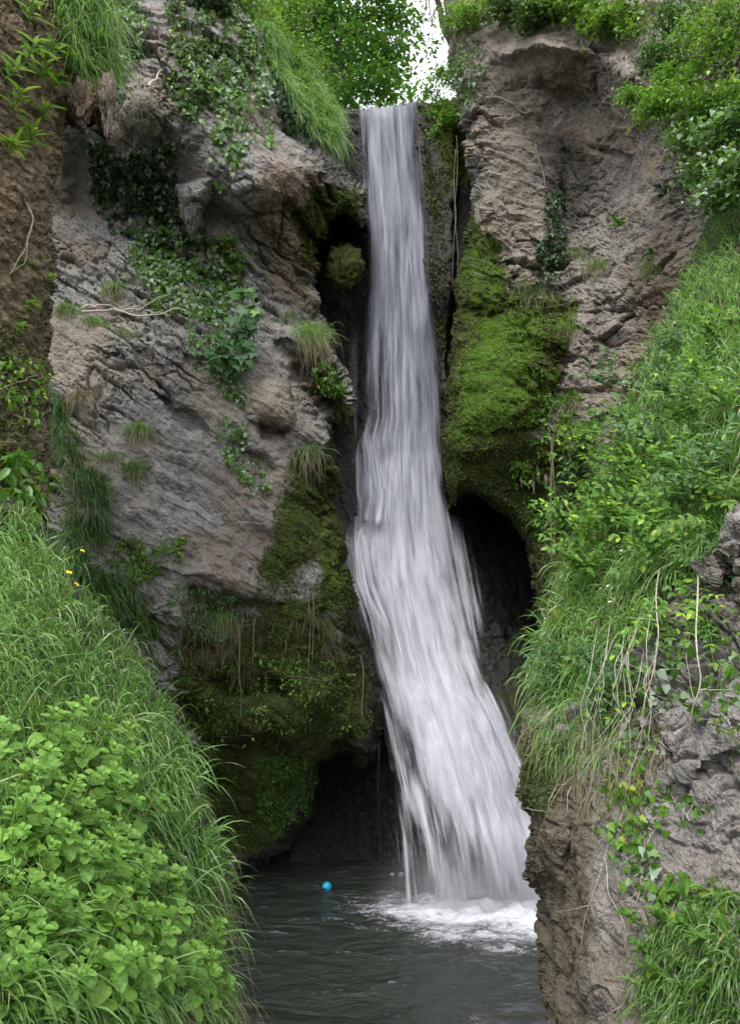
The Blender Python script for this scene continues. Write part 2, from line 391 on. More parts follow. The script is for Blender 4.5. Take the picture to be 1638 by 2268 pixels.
# left cliff
LC = [(60, -80), (540, -80), (585, 10), (600, 120), (640, 215), (700, 290), (742, 318), (768, 395), (800, 425), (810, 488), (798, 500), (766, 470), (738, 492), (713, 545),
      (703, 600), (710, 680), (733, 735), (742, 775), (775, 830), (784, 900), (770, 930), (742, 930), (747, 1000), (760, 1100), (763, 1200), (785, 1320), (812, 1400), (835, 1480), (850, 1555),
      (842, 1600), (835, 1680), (800, 1700), (770, 1660), (700, 1690), (690, 1800), (640, 1900), (560, 1935), (520, 1990), (300, 1990), (60, 1500)]
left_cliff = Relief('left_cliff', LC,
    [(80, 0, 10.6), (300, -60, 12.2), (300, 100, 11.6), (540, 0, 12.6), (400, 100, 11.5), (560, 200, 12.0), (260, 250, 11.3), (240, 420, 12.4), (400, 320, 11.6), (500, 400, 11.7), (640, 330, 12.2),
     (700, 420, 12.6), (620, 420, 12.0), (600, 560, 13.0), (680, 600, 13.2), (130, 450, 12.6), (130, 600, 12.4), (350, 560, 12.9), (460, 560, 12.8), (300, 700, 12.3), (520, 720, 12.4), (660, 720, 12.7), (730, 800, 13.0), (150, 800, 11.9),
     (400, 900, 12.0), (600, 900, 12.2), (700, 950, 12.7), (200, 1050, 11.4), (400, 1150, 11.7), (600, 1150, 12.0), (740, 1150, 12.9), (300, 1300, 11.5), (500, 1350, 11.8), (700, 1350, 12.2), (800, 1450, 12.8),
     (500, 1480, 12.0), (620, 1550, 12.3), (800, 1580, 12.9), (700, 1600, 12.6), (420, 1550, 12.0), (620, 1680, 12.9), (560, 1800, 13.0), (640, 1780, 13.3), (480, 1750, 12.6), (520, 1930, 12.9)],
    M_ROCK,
    feats=[([(180, 200), (250, 180), (330, 230), (400, 260), (470, 330), (560, 430), (560, 520), (420, 545), (250, 540), (120, 530), (90, 300), (140, 290)], 0.22, 70, 16),   # recess under the overhang
           ([(265, 205), (300, 150), (345, 185), (372, 250), (350, 300), (280, 290)], -0.45, -60, 8),
           ([(560, 290), (620, 280), (720, 330), (735, 385), (660, 440), (580, 470), (520, 420)], -0.35, -70, 10),
           ([(390, 410), (470, 395), (470, 440), (445, 470), (395, 450)], -0.35, -30, 5), ([(390, 450), (440, 452), (448, 500), (440, 535), (415, 510)], -0.55, -30, 5),
           ([(650, 420), (760, 400), (770, 440), (700, 560), (690, 640), (640, 660), (640, 500)], 0.25, 30, 8),
           ([(620, 700), (680, 720), (740, 770), (720, 800), (650, 790), (600, 750)], -0.35, -30, 6), ([(650, 800), (700, 800), (690, 850), (640, 850)], 0.4, 20, 6),
           ([(690, 780), (760, 790), (784, 880), (770, 930), (700, 880)], -0.5, -40, 8),
           ([(540, 870), (600, 820), (650, 850), (650, 930), (600, 960), (550, 930)], -0.25, -50, 8), ([(560, 930), (660, 930), (640, 985), (560, 990)], 0.25, 25, 10),
           ([(520, 985), (600, 990), (640, 1050), (560, 1080)], 0.18, 25, 10), ([(330, 850), (420, 900), (480, 960), (420, 950), (340, 890)], 0.2, 16, 8),
           ([(395, 1270), (440, 1215), (520, 1215), (600, 1300), (640, 1340), (560, 1330), (420, 1300)], -0.3, -40, 8),
           ([(420, 1480), (520, 1450), (640, 1500), (660, 1560), (560, 1570), (440, 1540)], 0.35, 30, 14),
           ([(400, 1600), (560, 1600), (700, 1640), (860, 1600), (860, 1760), (700, 1960), (470, 1960)], 0.45, 60, 20),
           ([(555, 1640), (640, 1650), (680, 1700), (650, 1790), (580, 1800), (540, 1720)], -0.25, -60, 12),
           ([(520, 1560), (640, 1555), (690, 1580), (700, 1620), (560, 1650), (500, 1610)], -0.2, -50, 12),
           ([(660, 1490), (760, 1480), (770, 1570), (700, 1600), (640, 1560)], -0.3, -50, 10),
           ([(100, 880), (230, 1050), (260, 1250), (360, 1500), (100, 1500)], -0.35, 90, 10)],
    paints={'R': [([(660, 440), (760, 395), (810, 430), (808, 500), (770, 470), (700, 640), (665, 560)], 60, 0.75), ([(690, 790), (760, 790), (784, 930), (745, 935), (690, 860)], 40, 0.75),
                  ([(640, 1010), (700, 980), (750, 1000), (790, 1330), (730, 1400), (690, 1250), (600, 1300), (560, 1260), (620, 1150)], 90, 0.8),
                  ([(420, 1290), (560, 1350), (740, 1300), (760, 1480), (840, 1500), (800, 1700), (700, 1700), (600, 1900), (440, 1900), (380, 1500)], 120, 0.8),
                  ([(720, 960), (750, 960), (775, 1330), (720, 1330)], 40, 0.75)],
            'G': [([(420, 1020), (660, 1000), (680, 1180), (480, 1200)], 100, 0.5), ([(640, 760), (740, 800), (720, 900), (620, 880)], 60, 0.5), ([(300, 60), (400, 40), (420, 200), (330, 210)], 60, 0.45), ([(580, 330), (740, 380), (690, 700), (590, 640), (560, 480)], 60, 0.7), ([(120, 500), (240, 540), (260, 600), (130, 600)], 60, 0.55), ([(270, 180), (370, 180), (370, 270), (270, 250)], 40, 0.5),
                  ([(380, 1170), (660, 1100), (640, 1340), (400, 1320)], 120, 0.55), ([(500, 850), (720, 900), (720, 1050), (540, 1000)], 60, 0.42), ([(420, 1420), (800, 1420), (800, 1700), (420, 1900)], 100, 0.5),
                  ([(430, 130), (580, 140), (640, 280), (560, 330), (450, 260)], 60, 0.5)],
            'B': [([(120, 230), (250, 260), (400, 300), (500, 360), (540, 450), (440, 560), (200, 540), (110, 520)], 70, 0.3), ([(770, 1280), (880, 1500), (870, 1680), (790, 1640), (770, 1480), (750, 1380)], 40, 0.75), ([(745, 930), (790, 930), (800, 1300), (755, 1200)], 24, 0.6),  # upper hollow has its shade painted in; the areas by the fall are wet
                  ([(560, 1640), (860, 1640), (860, 1990), (480, 1990), (540, 1800)], 80, 0.7), ([(430, 1450), (640, 1480), (660, 1580), (440, 1560)], 50, 0.7), ([(740, 470), (800, 500), (720, 660), (700, 600)], 20, 0.8)],  # lower cave, recess and slot darkened with painted shade
            'A': [([(560, 270), (640, 290), (720, 330), (730, 370), (640, 370), (560, 360)], 40, 0.62), ([(330, 10), (390, 10), (400, 80), (340, 90)], 40, 0.6), ([(210, 1030), (330, 1000), (420, 1150), (260, 1190)], 120, 0.45),
                  ([(560, 760), (640, 780), (660, 850), (570, 840)], 40, 0.5), ([(400, 1240), (440, 1215), (620, 1300), (420, 1290)], 40, 0.5), ([(580, 680), (660, 720), (630, 750)], 30, 0.5)]},
    lush=[([(700, 420), (790, 400), (812, 500), (760, 480), (690, 560)], 40, 0.45), ([(700, 790), (784, 850), (784, 930), (720, 900)], 30, 0.35), ([(730, 1180), (790, 1320), (740, 1400), (700, 1260)], 40, 0.4), ([(560, 1680), (700, 1640), (700, 1850), (580, 1850)], 50, 0.5)],
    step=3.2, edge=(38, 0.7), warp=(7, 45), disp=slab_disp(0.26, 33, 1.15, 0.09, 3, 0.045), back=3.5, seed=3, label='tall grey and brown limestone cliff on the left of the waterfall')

# right cliff
RC = [(985, -80), (982, 60), (1000, 140), (1022, 240), (1040, 330), (1052, 420), (1030, 500), (1010, 600), (1004, 700), (996, 800), (985, 880), (974, 950), (978, 1060), (990, 1132), (1012, 1120),
      (1040, 1098), (1080, 1115), (1130, 1155), (1160, 1200), (1176, 1300), (1190, 1400), (1170, 1480), (1160, 1620), (1150, 1760), (1500, 1760), (1640, 1300), (1900, 900), (1900, -80)]
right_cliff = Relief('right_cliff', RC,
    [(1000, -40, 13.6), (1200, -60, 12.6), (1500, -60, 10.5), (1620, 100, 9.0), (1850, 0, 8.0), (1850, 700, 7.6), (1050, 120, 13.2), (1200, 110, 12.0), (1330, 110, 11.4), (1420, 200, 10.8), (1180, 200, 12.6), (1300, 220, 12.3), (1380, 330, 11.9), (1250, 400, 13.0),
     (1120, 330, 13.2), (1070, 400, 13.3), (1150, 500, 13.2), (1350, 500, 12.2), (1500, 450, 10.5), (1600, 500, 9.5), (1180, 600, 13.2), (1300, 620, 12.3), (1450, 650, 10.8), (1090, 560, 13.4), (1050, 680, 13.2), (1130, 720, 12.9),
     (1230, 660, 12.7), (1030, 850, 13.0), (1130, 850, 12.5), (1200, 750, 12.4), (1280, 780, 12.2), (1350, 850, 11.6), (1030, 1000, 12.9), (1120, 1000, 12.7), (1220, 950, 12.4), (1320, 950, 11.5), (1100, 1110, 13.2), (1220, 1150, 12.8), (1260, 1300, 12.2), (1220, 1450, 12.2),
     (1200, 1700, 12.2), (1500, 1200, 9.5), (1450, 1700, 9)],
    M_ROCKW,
    feats=[([(1060, 90), (1200, 60), (1400, 110), (1440, 200), (1390, 210), (1330, 150), (1200, 130), (1080, 150)], -0.3, 40, 12),         # brow above the hollow
           ([(1090, 170), (1200, 150), (1330, 170), (1400, 260), (1400, 350), (1300, 290), (1200, 230), (1100, 230)], 0.2, 70, 14),
           ([(1230, 300), (1330, 330), (1400, 400), (1300, 600), (1230, 560), (1200, 430)], 0.2, 50, 14),
           ([(1290, 300), (1400, 350), (1395, 375), (1300, 335)], 0.25, 14, 5),
           ([(1045, 400), (1110, 420), (1150, 520), (1180, 620), (1120, 610), (1070, 520)], -0.3, -50, 10),
           ([(1010, 560), (1110, 560), (1130, 640), (1110, 690), (1010, 680)], -0.25, -40, 8), ([(1040, 695), (1110, 690), (1100, 715), (1050, 708)], 0.15, 16, 6),
           ([(1130, 690), (1280, 650), (1270, 720), (1240, 860), (1180, 950), (1020, 960), (1000, 880), (1060, 740)], -0.25, -90, 10),
           ([(1000, 1000), (1200, 980), (1230, 1110), (1150, 1150), (1050, 1090), (1000, 1110)], 0.15, 40, 14),
           ([(1280, 620), (1320, 640), (1300, 860), (1260, 840), (1240, 740)], -0.2, -30, 6)],
    paints={'R': [([(960, 440), (1030, 450), (1110, 540), (1130, 640), (1280, 650), (1270, 740), (1240, 860), (1200, 1000), (1100, 1030), (930, 1030), (940, 860), (960, 700)], 60, 0.78),
                  ([(930, 960), (1200, 960), (1310, 1000), (1320, 1260), (1190, 1500), (1160, 1200), (1040, 1120), (950, 1170)], 60, 0.85), ([(1230, 680), (1290, 650), (1260, 900), (1210, 900)], 50, 0.4)],
            'G': [([(1030, 60), (1420, 60), (1400, 200), (1050, 260)], 80, 0.4), ([(1040, 230), (1220, 230), (1180, 420), (1180, 560), (1080, 520)], 90, 0.5), ([(1140, 690), (1280, 650), (1250, 780), (1160, 800)], 60, 0.85),
                  ([(1360, 600), (1500, 400), (1500, 700), (1400, 800)], 60, 0.5), ([(980, 1000), (1300, 1000), (1300, 1400), (1180, 1400), (1100, 1120)], 80, 0.5)],
            'B': [([(1180, 290), (1300, 280), (1330, 420), (1250, 620), (1200, 540)], 70, 0.52), ([(1000, 1000), (1200, 990), (1320, 1050), (1320, 1700), (1150, 1700), (1190, 1400), (1150, 1180), (1040, 1100)], 60, 0.62), ([(1140, 180), (1330, 180), (1390, 330), (1230, 280)], 60, 0.33)],  # shade of the hollow, brow underside and cave painted as dark colour
            'A': [([(1040, 230), (1100, 200), (1160, 330), (1120, 420), (1060, 400)], 60, 0.4), ([(1050, 110), (1180, 70), (1420, 120), (1440, 200), (1330, 170), (1180, 140), (1060, 160)], 50, 0.8), ([(1090, 420), (1140, 440), (1170, 600), (1130, 610)], 40, 0.75), ([(1270, 640), (1320, 650), (1320, 880), (1250, 850)], 50, 0.8), ([(1300, 640), (1400, 650), (1390, 900), (1300, 900)], 90, 0.35)]},
    lush=[([(1060, 700), (1200, 680), (1200, 880), (1100, 970), (1000, 970), (1000, 850)], 60, 0.62), ([(1010, 480), (1110, 560), (1120, 690), (1005, 690)], 50, 0.45)],
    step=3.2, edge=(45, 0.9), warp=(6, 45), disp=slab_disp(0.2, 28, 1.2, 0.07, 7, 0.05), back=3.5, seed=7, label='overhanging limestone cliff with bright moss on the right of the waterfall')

mound = Relief('cliff_shoulder', [(580, 70), (650, 105), (700, 160), (738, 235), (757, 325), (715, 312), (650, 262), (600, 180)], [(580, 70, 13.6), (750, 320, 13.0), (650, 200, 13.0), (700, 160, 13.7), (650, 105, 13.8)], M_SOIL, step=6, edge=(30, 0.4), warp=(10, 40), disp=slab_disp(0.06, 30, 1.5, 0.02, 61, 0.02), back=1.5, seed=61, label='grassy earth shoulder beside the lip of the fall')
# near brown tufa column at the left edge
left_tufa = Relief('left_tufa', [(-420, -120), (250, -120), (262, 60), (258, 200), (252, 300), (235, 318), (205, 262), (180, 300), (165, 285), (140, 250), (133, 330), (122, 420), (122, 560), (108, 700), (112, 850), (106, 1000), (104, 1180), (90, 1420), (-420, 1500)],
    [(-200, 0, 5.6), (0, 100, 6.2), (200, 0, 7.2), (200, 250, 7.4), (100, 300, 6.8), (0, 500, 6.0), (100, 500, 6.6), (0, 900, 5.7), (90, 900, 6.3), (0, 1200, 5.4), (-200, 700, 5.2), (80, 1300, 6.0)], M_TUFA,
    feats=[([(125, 200), (260, 200), (260, 330), (120, 300)], 0.25, 30, 6)],
    paints={'R': [([(-50, 750), (60, 750), (70, 1050), (-50, 1050)], 60, 0.5), ([(30, 550), (110, 550), (100, 900), (60, 900)], 60, 0.4)], 'A': [([(170, 180), (262, 180), (262, 320), (160, 290)], 30, 0.5)]},
    step=3.2, edge=(30, 0.5), warp=(8, 40), disp=slab_disp(0.09, 80, 2.2, 0.03, 21, 0.03, 0.085, (0.8, 1, 1.2)), back=2.0, seed=21, label='rough brown tufa column at the left edge')

# near banks
left_bank = Relief('left_bank', [(-1000, 1000), (60, 1100), (130, 1210), (215, 1340), (330, 1490), (385, 1560), (430, 1700), (485, 1840), (510, 1930), (505, 2080), (520, 2300), (560, 2950), (-1000, 2950)],
    [(-400, 1150, 3.8), (60, 1150, 5.3), (200, 1380, 5.2), (370, 1580, 5.0), (480, 1850, 4.7), (500, 2100, 4.4), (520, 2600, 4.0), (0, 1400, 4.2), (0, 1700, 3.3), (250, 1700, 4.1), (250, 2000, 3.4), (0, 2100, 2.6), (300, 2300, 3.1), (0, 2700, 2.3), (-400, 2500, 1.9), (400, 2900, 3.0)],
    M_SOIL, step=7, edge=(60, 0.5), warp=(10, 60), disp=slab_disp(0.06, 30, 1.5, 0.02, 31, 0.02), back=1.2, seed=31, label='steep overgrown bank at the lower left')
right_bank = Relief('right_bank', [(1660, 330), (1600, 420), (1560, 500), (1500, 640), (1440, 760), (1390, 880), (1350, 980), (1325, 1060), (1290, 1180), (1240, 1280), (1205, 1360), (1185, 1450), (1175, 1540), (1185, 1650), (1300, 1700), (1480, 1500), (1560, 1300), (2400, 1200), (2400, 330)],
    [(1600, 450, 8.8), (1800, 400, 7), (1500, 700, 8.0), (1400, 900, 7.3), (1330, 1100, 6.7), (1230, 1300, 6.2), (1190, 1500, 5.8), (1200, 1640, 5.5), (1620, 700, 7.0), (1600, 1000, 5.6), (1500, 1200, 5.4), (1400, 1400, 5.3), (1850, 900, 4.6), (1850, 1200, 4.4), (2300, 500, 4.6), (2300, 1100, 3.4), (1400, 1600, 5.0)],
    M_SOIL, step=7, edge=(50, 0.5), warp=(10, 60), disp=slab_disp(0.08, 30, 1.2, 0.02, 41, 0.02), back=1.5, seed=41, label='steep overgrown slope on the right')
right_rock = Relief('right_rock', [(1175, 1590), (1240, 1560), (1330, 1500), (1440, 1400), (1540, 1230), (1640, 1130), (2150, 1080), (2150, 2950), (1215, 2950), (1200, 2500), (1192, 2280), (1185, 2120), (1180, 2030), (1186, 1990), (1165, 1940), (1160, 1870), (1172, 1820), (1150, 1760), (1168, 1700), (1160, 1640)],
    [(1180, 1620, 5.4), (1170, 1800, 5.3), (1190, 2000, 5.4), (1200, 2260, 5.0), (1230, 2900, 4.6), (1300, 1700, 4.9), (1300, 2000, 4.7), (1350, 2250, 4.3), (1400, 1500, 5.0), (1500, 1700, 4.5), (1500, 2000, 4.2), (1640, 1300, 4.6), (1640, 1700, 4.0), (1640, 2100, 3.7), (1800, 1700, 3.6), (1900, 2600, 3.0), (1500, 2700, 3.6), (1850, 1200, 4.0)],
    M_NEAR,
    feats=[([(1160, 1980), (1195, 1985), (1230, 2060), (1230, 2300), (1185, 2300), (1180, 2050)], 0.15, 30, 8), ([(1150, 1740), (1240, 1730), (1260, 1860), (1250, 1960), (1170, 1940)], -0.15, -40, 8),
           ([(1480, 1720), (1640, 1640), (1700, 1780), (1560, 1820), (1440, 1790)], 0.12, 16, 8), ([(1580, 1230), (1660, 1220), (1660, 1330), (1600, 1330)], 0.12, 25, 8)],
    paints={'G': [([(1230, 2050), (1420, 2100), (1480, 2500), (1200, 2500)], 120, 0.45), ([(1130, 1560), (1290, 1640), (1330, 1850), (1330, 2100), (1300, 2300), (1150, 2950)], 90, 0.85), ([(1560, 1200), (1700, 1200), (1700, 1400), (1560, 1380)], 60, 0.5), ([(1300, 2120), (1450, 2160), (1500, 2400), (1300, 2400)], 90, 0.5)],
            'R': [([(1160, 1680), (1230, 1680), (1180, 1780), (1145, 1780)], 40, 0.6), ([(1180, 2200), (1230, 2200), (1230, 2350), (1180, 2350)], 40, 0.5), ([(1240, 2050), (1300, 2080), (1290, 2200), (1240, 2180)], 50, 0.3)],
            'A': [([(1300, 1950), (1500, 1850), (1640, 1880), (1640, 2000), (1480, 2060), (1400, 2130), (1310, 2050)], 90, 0.55), ([(1250, 1620), (1320, 1620), (1320, 1690), (1250, 1690)], 40, 0.6)],
            'B': [([(1480, 1680), (1660, 1620), (1660, 1800), (1540, 1810)], 60, 0.33)]},
    step=2.8, edge=(50, 0.45), warp=(9, 45), disp=slab_disp(0.14, 25, 1.7, 0.13, 51, 0.035, 0.02, (0.8, 1.0, 1.3)), back=1.6, seed=51, label='near grey limestone outcrop on the right')
# ------------------------------------------------------------------ water
def water_profile(py, table):
    t = np.asarray(table, float); return np.interp(py, t[:, 0], t[:, 1])

DEPTH = [(225, 15.5), (235, 15.35), (260, 15.25), (500, 14.85), (800, 14.6), (1000, 14.4), (1150, 14.0), (1300, 13.7), (1450, 13.35), (1550, 13.05), (1700, 12.75), (1850, 12.45), (1990, 12.2), (2060, 12.15)]
def sheet(tab, nu, nv, doff, seed, dens=1.0, vscale=1.0, bulge=0.25, rip=0.05, uoff=0.0, topfade=0.0, botfade=0.0, curve=0.0, edgef=0.12):
    """tab rows: py, x_left, x_right"""
    T = np.asarray(tab, float)
    v = np.linspace(0, 1, nv)[:, None]; u = np.linspace(0, 1, nu)[None, :]
    py = T[0, 0] + (T[-1, 0] - T[0, 0]) * v + 0 * u
    if T[0, 0] < 230: py = py + (14 + 10 * np.sin(u * 3.1) - 22 * u ** 1.5 + 13 * fbm(np.stack([u * 7, 0 * u, 0 * u + seed], -1), 3)) * (1 - sstep(0.0, 0.05, v))
    xl = np.interp(py, T[:, 0], T[:, 1]); xr = np.interp(py, T[:, 0], T[:, 2])
    px = xl + (xr - xl) * u
    D = water_profile(py, DEPTH) + doff
    e = np.abs(2 * u - 1)
    D = D + bulge * e ** 4 - curve * (1 - e ** 2)
    L = py / 100.0
    rr = fbm(np.stack([u * 14 + 0 * v, L * 0.35 + 0 * u, 0 * u + 0 * v + seed], -1), 4, seed=seed)
    big = fbm(np.stack([u * 4 + 0 * v, L * 0.8 + 0 * u, 0 * u + 0 * v + seed], -1), 3, seed=seed + 4)
    lowf = sstep(900, 1500, py)
    D = D - rip * (rr + big * (0.6 + 1.2 * lowf))
    G = ray(px, py, D)
    wob = 0.10 * fbm(np.stack([L * 1.3 + 0 * u, 0 * L + seed, 0 * L + u * 0], -1), 4, seed=seed + 8)
    ed = sstep(0, edgef, np.minimum(u, 1 - u) + wob * edgef * 4) if edgef > 0 else np.ones_like(px)
    den = dens * ed * (sstep(0, max(topfade, 1e-4), v) if topfade else 1) * (1 - (sstep(1 - botfade, 1, v) if botfade else 0))
    den = den * np.ones_like(px)
    g_ = fbm(np.stack([u * 3.2 + 0 * v, L * 0.30 + 0 * u, 0 * u + 0 * v + seed * 3.1], -1), 3, seed=seed + 15)
    den = den + 0.30 * g_ * sstep(0, 0.2, den)
    for gx_, gy_, sx, sy, am in ((905, 1660, 16, 70, 0.5), (985, 1850, 26, 90, 0.42), (925, 1850, 16, 110, 0.3), (1050, 1900, 20, 80, 0.22), (1075, 1480, 30, 60, 0.3), (815, 1330, 14, 60, 0.35), (850, 1010, 22, 30, 0.2), (808, 360, 14, 80, 0.35), (835, 900, 20, 60, 0.2)):
        den = den - am * np.exp(-((px - gx_ - (py - gy_) * (0.3 if gy_ > 1500 else 0.0)) / sx) ** 2 - ((py - gy_) / sy) ** 2)
    den = den + 0.22 * np.exp(-((px - 985) / 80) ** 2 - ((py - 1620) / 130) ** 2)
    W = (xr - xl) / 100.0
    UV = np.stack([uoff + u * 2.2 + 0 * v, L * vscale * 0.5 + 0 * u], -1)
    idx = np.arange(nu * nv).reshape(nv, nu)
    Q = np.stack([idx[:-1, :-1], idx[1:, :-1], idx[1:, 1:], idx[:-1, 1:]], -1).reshape(-1, 4)
    return G.reshape(-1, 3), Q, UV.reshape(-1, 2), den.ravel()

def water_fall_material():
    N = NT('falling_water'); uv = N.n('UVMap').outputs[0]; P = N.pos()
    den = N.n('Attribute', attribute_name='dens').outputs['Fac']; foam = N.n('Attribute', attribute_name='foam').outputs['Fac']
    s1 = N.noise(N.mapv(uv, scale=(12, 1.5, 1)), 1.0, 4, 0.5, 0.15)
    s2 = N.noise(N.mapv(uv, scale=(40, 2.4, 1)), 1.0, 3, 0.55, 0.1)
    s3 = N.noise(N.mapv(uv, scale=(3.6, 0.9, 1)), 1.0, 3, 0.5, 0.6)
    s = N.math('ADD', N.math('MULTIPLY', s1, 0.34), N.math('ADD', N.math('MULTIPLY', s2, 0.18), N.math('MULTIPLY', s3, 0.52)))
    a = N.math('ADD', N.math('MULTIPLY', N.math('SUBTRACT', s, 0.55), 4.6), N.math('MULTIPLY', N.math('SUBTRACT', den, 0.5), 2.0))
    al = N.ss(a, -0.8, 0.8)
    al = N.math('MULTIPLY', al, N.ss(den, 0.0, 0.25))
    tone = N.ss(N.math('ADD', s, N.math('MULTIPLY', foam, 0.22)), 0.44, 0.82)
    c = N.mix(tone, (0.30, 0.315, 0.385), (0.66, 0.675, 0.75))
    c = N.mix(N.math('MULTIPLY', foam, 0.55), c, (0.84, 0.85, 0.92))
    b = N.n('BsdfPrincipled'); N.l(c, b.inputs['Base Color']); b.inputs['Roughness'].default_value = 0.55; b.inputs['Specular IOR Level'].default_value = 0.25
    N.l(N.bump(s, 0.12, 0.04), b.inputs['Normal'])
    t = N.n('BsdfTranslucent'); N.l(c, t.inputs['Color'])
    m = N.n('MixShader'); m.inputs[0].default_value = 0.3; N.l(b.outputs[0], m.inputs[1]); N.l(t.outputs[0], m.inputs[2])
    tr = N.n('BsdfTransparent'); m2 = N.n('MixShader'); N.l(al, m2.inputs[0]); N.l(tr.outputs[0], m2.inputs[1]); N.l(m.outputs[0], m2.inputs[2])
    N.l(m2.outputs[0], N.out.inputs['Surface'])
    return N.m
M_FALL = water_fall_material()
MAIN = [(222, 786, 932), (235, 787, 932), (320, 788, 937), (420, 799, 943), (520, 806, 948), (620, 804, 957), (720, 803, 967), (820, 798, 978), (925, 798, 986), (965, 784, 987), (1040, 787, 990), (1150, 772, 1004),
        (1250, 766, 1030), (1350, 785, 1048), (1450, 812, 1066), (1550, 838, 1105), (1650, 856, 1165), (1750, 876, 1215), (1850, 895, 1250), (1950, 908, 1275), (2045, 912, 1290)]
def sub(tab, a, b, y0=None, y1=None):
    T = np.asarray(tab, float); ys = np.linspace(y0 or T[0, 0], y1 or T[-1, 0], 40)
    xl = np.interp(ys, T[:, 0], T[:, 1]); xr = np.interp(ys, T[:, 0], T[:, 2])
    return np.stack([ys, xl + (xr - xl) * a, xl + (xr - xl) * b], -1)
parts = [
    sheet(MAIN, 90, 420, 0.12, 1, 0.74, bulge=0.35, rip=0.02, edgef=0.13, botfade=0.03),
    sheet(sub(MAIN, 0.03, 0.93), 90, 420, 0.0, 2, 0.46, uoff=3.3, bulge=0.3, rip=0.025, edgef=0.25, curve=0.05, botfade=0.04),
    sheet(sub(MAIN, 0.15, 0.80, 260), 70, 420, -0.12, 3, 0.48, uoff=7.1, bulge=0.2, rip=0.03, edgef=0.35, topfade=0.1, curve=0.08, botfade=0.06),
    sheet([(1080, 950, 1010), (1200, 960, 1040), (1350, 985, 1068), (1500, 1010, 1100), (1600, 1050, 1150), (1700, 1080, 1180)], 40, 160, 0.3, 4, 0.36, uoff=11, edgef=0.4, topfade=0.2, botfade=0.2),
    sheet([(690, 770, 800), (800, 768, 800), (940, 764, 800), (1000, 775, 800)], 24, 90, 0.25, 5, 0.3, uoff=13, edgef=0.35, topfade=0.3, botfade=0.2),
    sheet([(930, 776, 850), (1000, 786, 870), (1100, 790, 900), (1180, 770, 900)], 40, 90, -0.1, 6, 0.66, uoff=15, edgef=0.4, topfade=0.25, botfade=0.15, rip=0.05),
    sheet([(1150, 764, 880), (1250, 765, 900), (1350, 786, 930), (1450, 812, 950), (1560, 842, 980)], 50, 130, -0.22, 7, 0.52, uoff=18, edgef=0.35, topfade=0.12, botfade=0.3, rip=0.04),
    sheet([(1470, 850, 1090), (1530, 845, 1110), (1600, 850, 1140), (1700, 864, 1170), (1800, 890, 1190), (1900, 910, 1210)], 70, 160, -0.2, 8, 0.62, uoff=21, edgef=0.3, topfade=0.3, botfade=0.4, rip=0.04),
    sheet([(1560, 838, 900), (1700, 850, 930), (1850, 868, 960), (2035, 880, 980)], 30, 140, 0.15, 9, 0.34, uoff=24, edgef=0.4, topfade=0.1, botfade=0.1),
    sheet([(1480, 1030, 1090), (1550, 1060, 1130), (1650, 1100, 1170), (1780, 1130, 1200)], 30, 90, 0.05, 10, 0.5, uoff=27, edgef=0.4, topfade=0.15, botfade=0.3, rip=0.04),
    sheet([(1620, 828, 844), (1800, 828, 846), (1960, 830, 850)], 8, 90, 0.2, 12, 0.10, uoff=31, edgef=0.4, topfade=0.1, botfade=0.2),
    sheet([(1120, 1015, 1060), (1180, 1030, 1080), (1300, 1050, 1100)], 20, 60, 0.9, 14, 0.15, uoff=33, edgef=0.45, topfade=0.2, botfade=0.5),
]
def strand(path, w, dens, doff, seed, tf=0.25, bf=0.35):
    P_ = np.asarray(path, float); t = np.concatenate([[0], np.cumsum(np.hypot(*np.diff(P_, axis=0).T))]); n = int(max(14, t[-1] / 7)); q = np.linspace(0, t[-1], n)
    x = np.interp(q, t, P_[:, 0]); y = np.interp(q, t, P_[:, 1])
    for _ in range(3): x[1:-1] = (x[:-2] + 2 * x[1:-1] + x[2:]) / 4; y[1:-1] = (y[:-2] + 2 * y[1:-1] + y[2:]) / 4
    tx, ty = np.gradient(x), np.gradient(y); ln = np.hypot(tx, ty) + 1e-6; nx_, ny_ = -ty / ln, tx / ln; nu = 7
    u = np.linspace(-1, 1, nu)[None]; ww = (w * (0.55 + 0.6 * np.linspace(0, 1, n)))[:, None]
    px = x[:, None] + nx_[:, None] * u * ww; py = y[:, None] + ny_[:, None] * u * ww
    D = water_profile(y, DEPTH)[:, None] + doff + 0.05 * u ** 2
    G = ray(px, py, D); vv = np.linspace(0, 1, n)[:, None]
    den = dens * (1 - np.abs(u) ** 1.6) * sstep(0, tf, vv) * (1 - sstep(1 - bf, 1, vv))
    UV = np.stack([seed * 0.37 + u * w / 60.0 + 0 * vv, (q / 200.0)[:, None] + 0 * u + seed], -1); idx = np.arange(n * nu).reshape(n, nu)
    return G.reshape(-1, 3), np.stack([idx[:-1, :-1], idx[1:, :-1], idx[1:, 1:], idx[:-1, 1:]], -1).reshape(-1, 4), UV.reshape(-1, 2), den.ravel()
MT = np.asarray(MAIN, float); rw = np.random.default_rng(21)
def at_u(u, y): return np.interp(y, MT[:, 0], MT[:, 1]) + (np.interp(y, MT[:, 0], MT[:, 2]) - np.interp(y, MT[:, 0], MT[:, 1])) * u
for k in range(44):
    low = rw.random() < 0.62; y0 = rw.uniform(1380, 1800) if low else rw.uniform(240, 1300); L_ = rw.uniform(260, 560) * (1.0 if low else 0.8); y1 = min(y0 + L_, 2035)
    u0 = rw.uniform(0.02, 0.95); du = rw.normal(0, 0.006); ys = np.linspace(y0, y1, 6)
    parts.append(strand([(at_u(np.clip(u0 + du * j, -0.02, 1.0), y), y) for j, y in enumerate(ys)], rw.uniform(5, 15) * (1.3 if low else 0.8), rw.uniform(0.25, 0.42), -0.25 - 0.12 * rw.random(), k))
